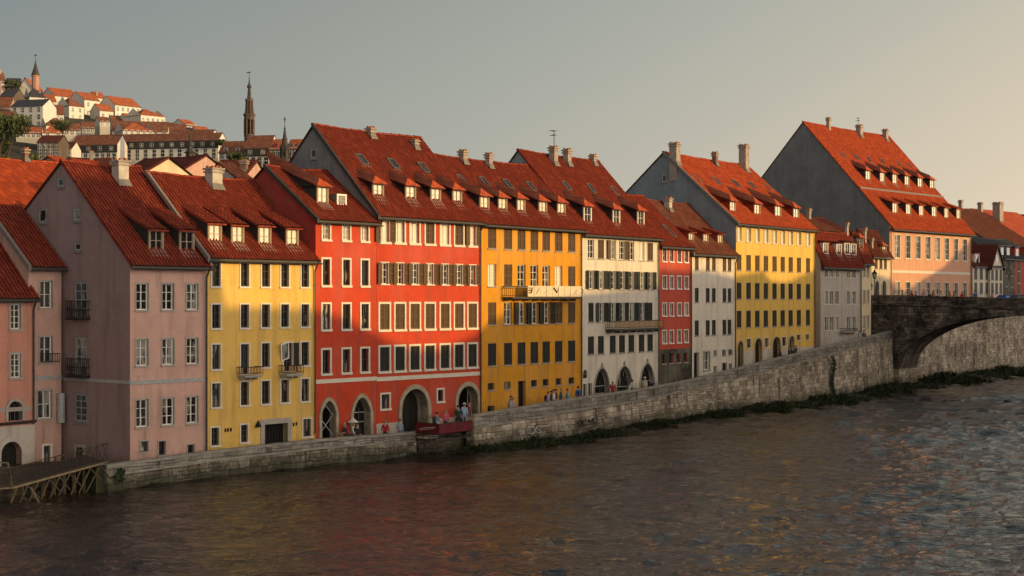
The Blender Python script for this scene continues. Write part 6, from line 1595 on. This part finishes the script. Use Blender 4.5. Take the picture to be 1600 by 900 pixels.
for x, lb, c in ((960, 'bicycle with pale frame next to the maroon person', (.4, .4, .4)), (1018, 'dark bicycle leaning by the right white arch', (.05, .06, .07)), (1026, 'black bicycle nearest the drainpipe of the white arcade', (.02, .02, .02))):
    bicycle(lb, street_pt(x, 1.3), R(35+rp.uniform(-15, 15)), c)
def scooter(label, p, rz, c):
    root = thing('scooter', label, 'scooter', p, rz, 'scooters parked on the quay'); m = cloth('sc_%d' % int(c[0]*1000), c)
    for x in (-.55, .6):
        b = MB(); b.tube((x, -.05, .24), (x, .05, .24), .24, RUB, n=16); w = b.build('wheel', root); b = MB(); b.tube((x, -.056, .24), (x, .056, .24), .12, CHR, n=10); b.build('rim', w)
    b = MB(); b.box(-.7, -.05, -.15, .15, .4, .68, m); b.box(-.1, .4, -.14, .14, .26, .34, m); b.box(.36, .46, -.17, .17, .3, .95, m, Matrix.Translation((.06, 0, 0)) @ Matrix.Rotation(R(-12), 4, 'Y')); b.build('body', root)
    b = MB(); b.box(-.68, -.06, -.14, .14, .68, .78, SHOE); b.build('seat', root)
    b = MB(); b.tube((.6, 0, .3), (.38, 0, 1.05), .03, CHR); b.tube((.38, -.3, 1.06), (.38, .3, 1.06), .016, RUB); b.build('handlebar', root)
scooter('dark scooter parked at the right white arch', street_pt(1014, 1.6), R(40), (.02, .03, .03)); scooter('black scooter beside the long yellow house arch', street_pt(1236, 1.8), R(30), (.03, .03, .03)); scooter('grey scooter parked by the grey mansard house', street_pt(1312, 1.5), R(50), (.15, .15, .16))
def cafe_table(label, p):
    root = thing('cafe_table', label, 'table', p, 0, 'small tables by the red arches')
    b = MB(); b.lathe((0, 0, .72), [(0, .34), (.03, .34)], 14, TABLE); b.build('table_top', root); b = MB(); b.tube((0, 0, .04), (0, 0, .72), .03, W_GREY); b.build('stem', root); b = MB(); b.lathe((0, 0, 0), [(0, .2), (.02, .2), (.05, .05)], 10, W_GREY); b.build('foot', root)
def chair(label, p, rz):
    root = thing('cafe_chair', label, 'chair', p, rz, 'chairs by the red arches')
    b = MB(); b.box(-.2, .2, -.2, .2, .43, .46, TABLE); b.build('seat', root); b = MB(); b.box(-.2, .2, .19, .22, .62, .88, TABLE); b.build('backrest', root)
    for sx in (-1, 1):
        for sy in (-1, 1): b = MB(); b.tube((sx*.18, sy*.18, 0), (sx*.17, sy*.18, .88 if sy > 0 else .43), .014, W_GREY); b.build('leg', root)
cafe_table('white round table in front of the second red arch', street_pt(562, 1.2)); chair('white chair left of the table at the second red arch', street_pt(557, 1.3), R(90)); chair('white chair right of the table at the second red arch', street_pt(568, 1.3), R(-90))
# folded signboard and canopy by the red arches
p = street_pt(549, 1.9); root = thing('market_umbrella', 'small tilted off white market umbrella by the second red arch', 'umbrella', p)
b = MB(); b.tube((0, 0, 0), (0.1, 0, 2.0), .025, W_GREY); b.build('pole', root)
b = MB()
for i in range(8):
    a0, a1 = 2*pi*i/8, 2*pi*(i+1)/8; b.face([(.1, 0, 2.0), (.1+cos(a0)*.38, sin(a0)*.38, 1.7), (.1+cos(a1)*.38, sin(a1)*.38, 1.7)], TABLE)
b.build('canopy', root)
p = Vector((gx(730.5, 113.2), 113.2, 1.3)); root = thing('parasol', 'pale round parasol inside the right red arch', 'parasol', p)
b = MB(); b.tube((0, 0, 0), (0, 0, 3.3), .03, W_GREY); b.build('pole', root); b = MB()
for i in range(10):
    a0, a1 = 2*pi*i/10, 2*pi*(i+1)/10; b.face([(0, 0, 3.35), (cos(a0)*.75, sin(a0)*.75, 3.12), (cos(a1)*.75, sin(a1)*.75, 3.12)], TABLE)
b.build('canopy', root)
# lamps at the bridge end
LG = glass('lantern_glass', (.3, .28, .22), (.5, .45, .35), .5)
def lamp(label, p, H):
    root = thing('street_lamp', label, 'street lamp', p, 0, 'lanterns at the bridge end')
    b = MB(); b.lathe((0, 0, 0), [(0, .14), (.3, .12), (.35, .06), (H-.1, .045)], 8, IRON); b.tube((0, 0, H-.1), (0, 0, H), .07, IRON, .16); b.build('post', root)
    b = MB(); b.lathe((0, 0, H), [(0, .17), (.5, .28)], 6, LG); b.build('lantern', root); b = MB(); b.lathe((0, 0, H+.5), [(0, .34), (.05, .34), (.28, .12), (.42, .08), (.5, .02)], 6, IRON)
    for i in range(6): a = 2*pi*i/6; b.tube((cos(a)*.17, sin(a)*.17, -.0+H), (cos(a)*.28, sin(a)*.28, H+.5), .018, IRON, n=4)
    b.build('lamp_cap', root)
q = pt(1366.5, 463, 186.5); lamp('taller black lantern at the left end of the bridge', (q.x, q.y, 10.0), 2.7); q = pt(1359.5, 463, 184.6); lamp('lower black lantern just left of the taller one at the bridge', (q.x, q.y, 9.2), 2.1)
# wall lantern of the white arcade
def car(label, p, rz, c):
    root = thing('parked_car', label, 'car', p, rz, 'cars at the right edge'); m = plain('car_paint_%d' % int(c[2]*100), c, .25, .3, .05, 1, 0)
    b = MB(); prof = [(-2.05, .35), (-2.1, .75), (-1.95, .92), (-1.3, .98), (-.85, 1.4), (.55, 1.42), (1.15, .98), (1.95, .82), (2.1, .55), (2.05, .32)]
    for s in (-1, 1): b.face([(x, s*.82*(1 if z < 1 else .86), z) for x, z in prof][::s], m)
    for (a, c_) in zip(prof, prof[1:]+prof[:1]):
        ya, yc = .82*(1 if a[1] < 1 else .86), .82*(1 if c_[1] < 1 else .86); b.face([(a[0], -ya, a[1]), (c_[0], -yc, c_[1]), (c_[0], yc, c_[1]), (a[0], ya, a[1])], m)
    b.build('body', root); b = MB()
    for s in (-1, 1): b.face([(x, s*.83*.9, z) for x, z in ((-1.15, 1.0), (-.78, 1.34), (.5, 1.36), (1.0, 1.0))][::s], G_SKY)
    b.face([(1.12, -.66, 1.02), (1.12, .66, 1.02), (.58, .62, 1.38), (.58, -.62, 1.38)], G_SKY); b.build('window', root)
    for x in (-1.3, 1.3):
        for s in (-1, 1): b = MB(); b.tube((x, s*.7, .32), (x, s*.86, .32), .32, RUB, n=14); w = b.build('wheel', root); b = MB(); b.tube((x, s*.862, .32), (x, s*.868, .32), .18, CHR, n=10); b.build('rim', w)
    for s in (-1, 1): b = MB(); b.box(2.03, 2.1, s*.6-.14, s*.6+.14, .58, .7, TABLE); b.build('headlight', root)
for x, D, rz, c, lb in ((1574, 214, 30, (.03, .08, .25), 'blue car parked by the stone house'), (1586, 220, 200, (.3, .3, .32), 'silver car behind the blue car'), (1595, 212, 20, (.03, .03, .035), 'black car at the right edge')):
    q = pt(x, 460, D); car(lb, (q.x, q.y, 9.42), R(rz), c)
# balcony on the narrow gabled house is part of the setting of that house
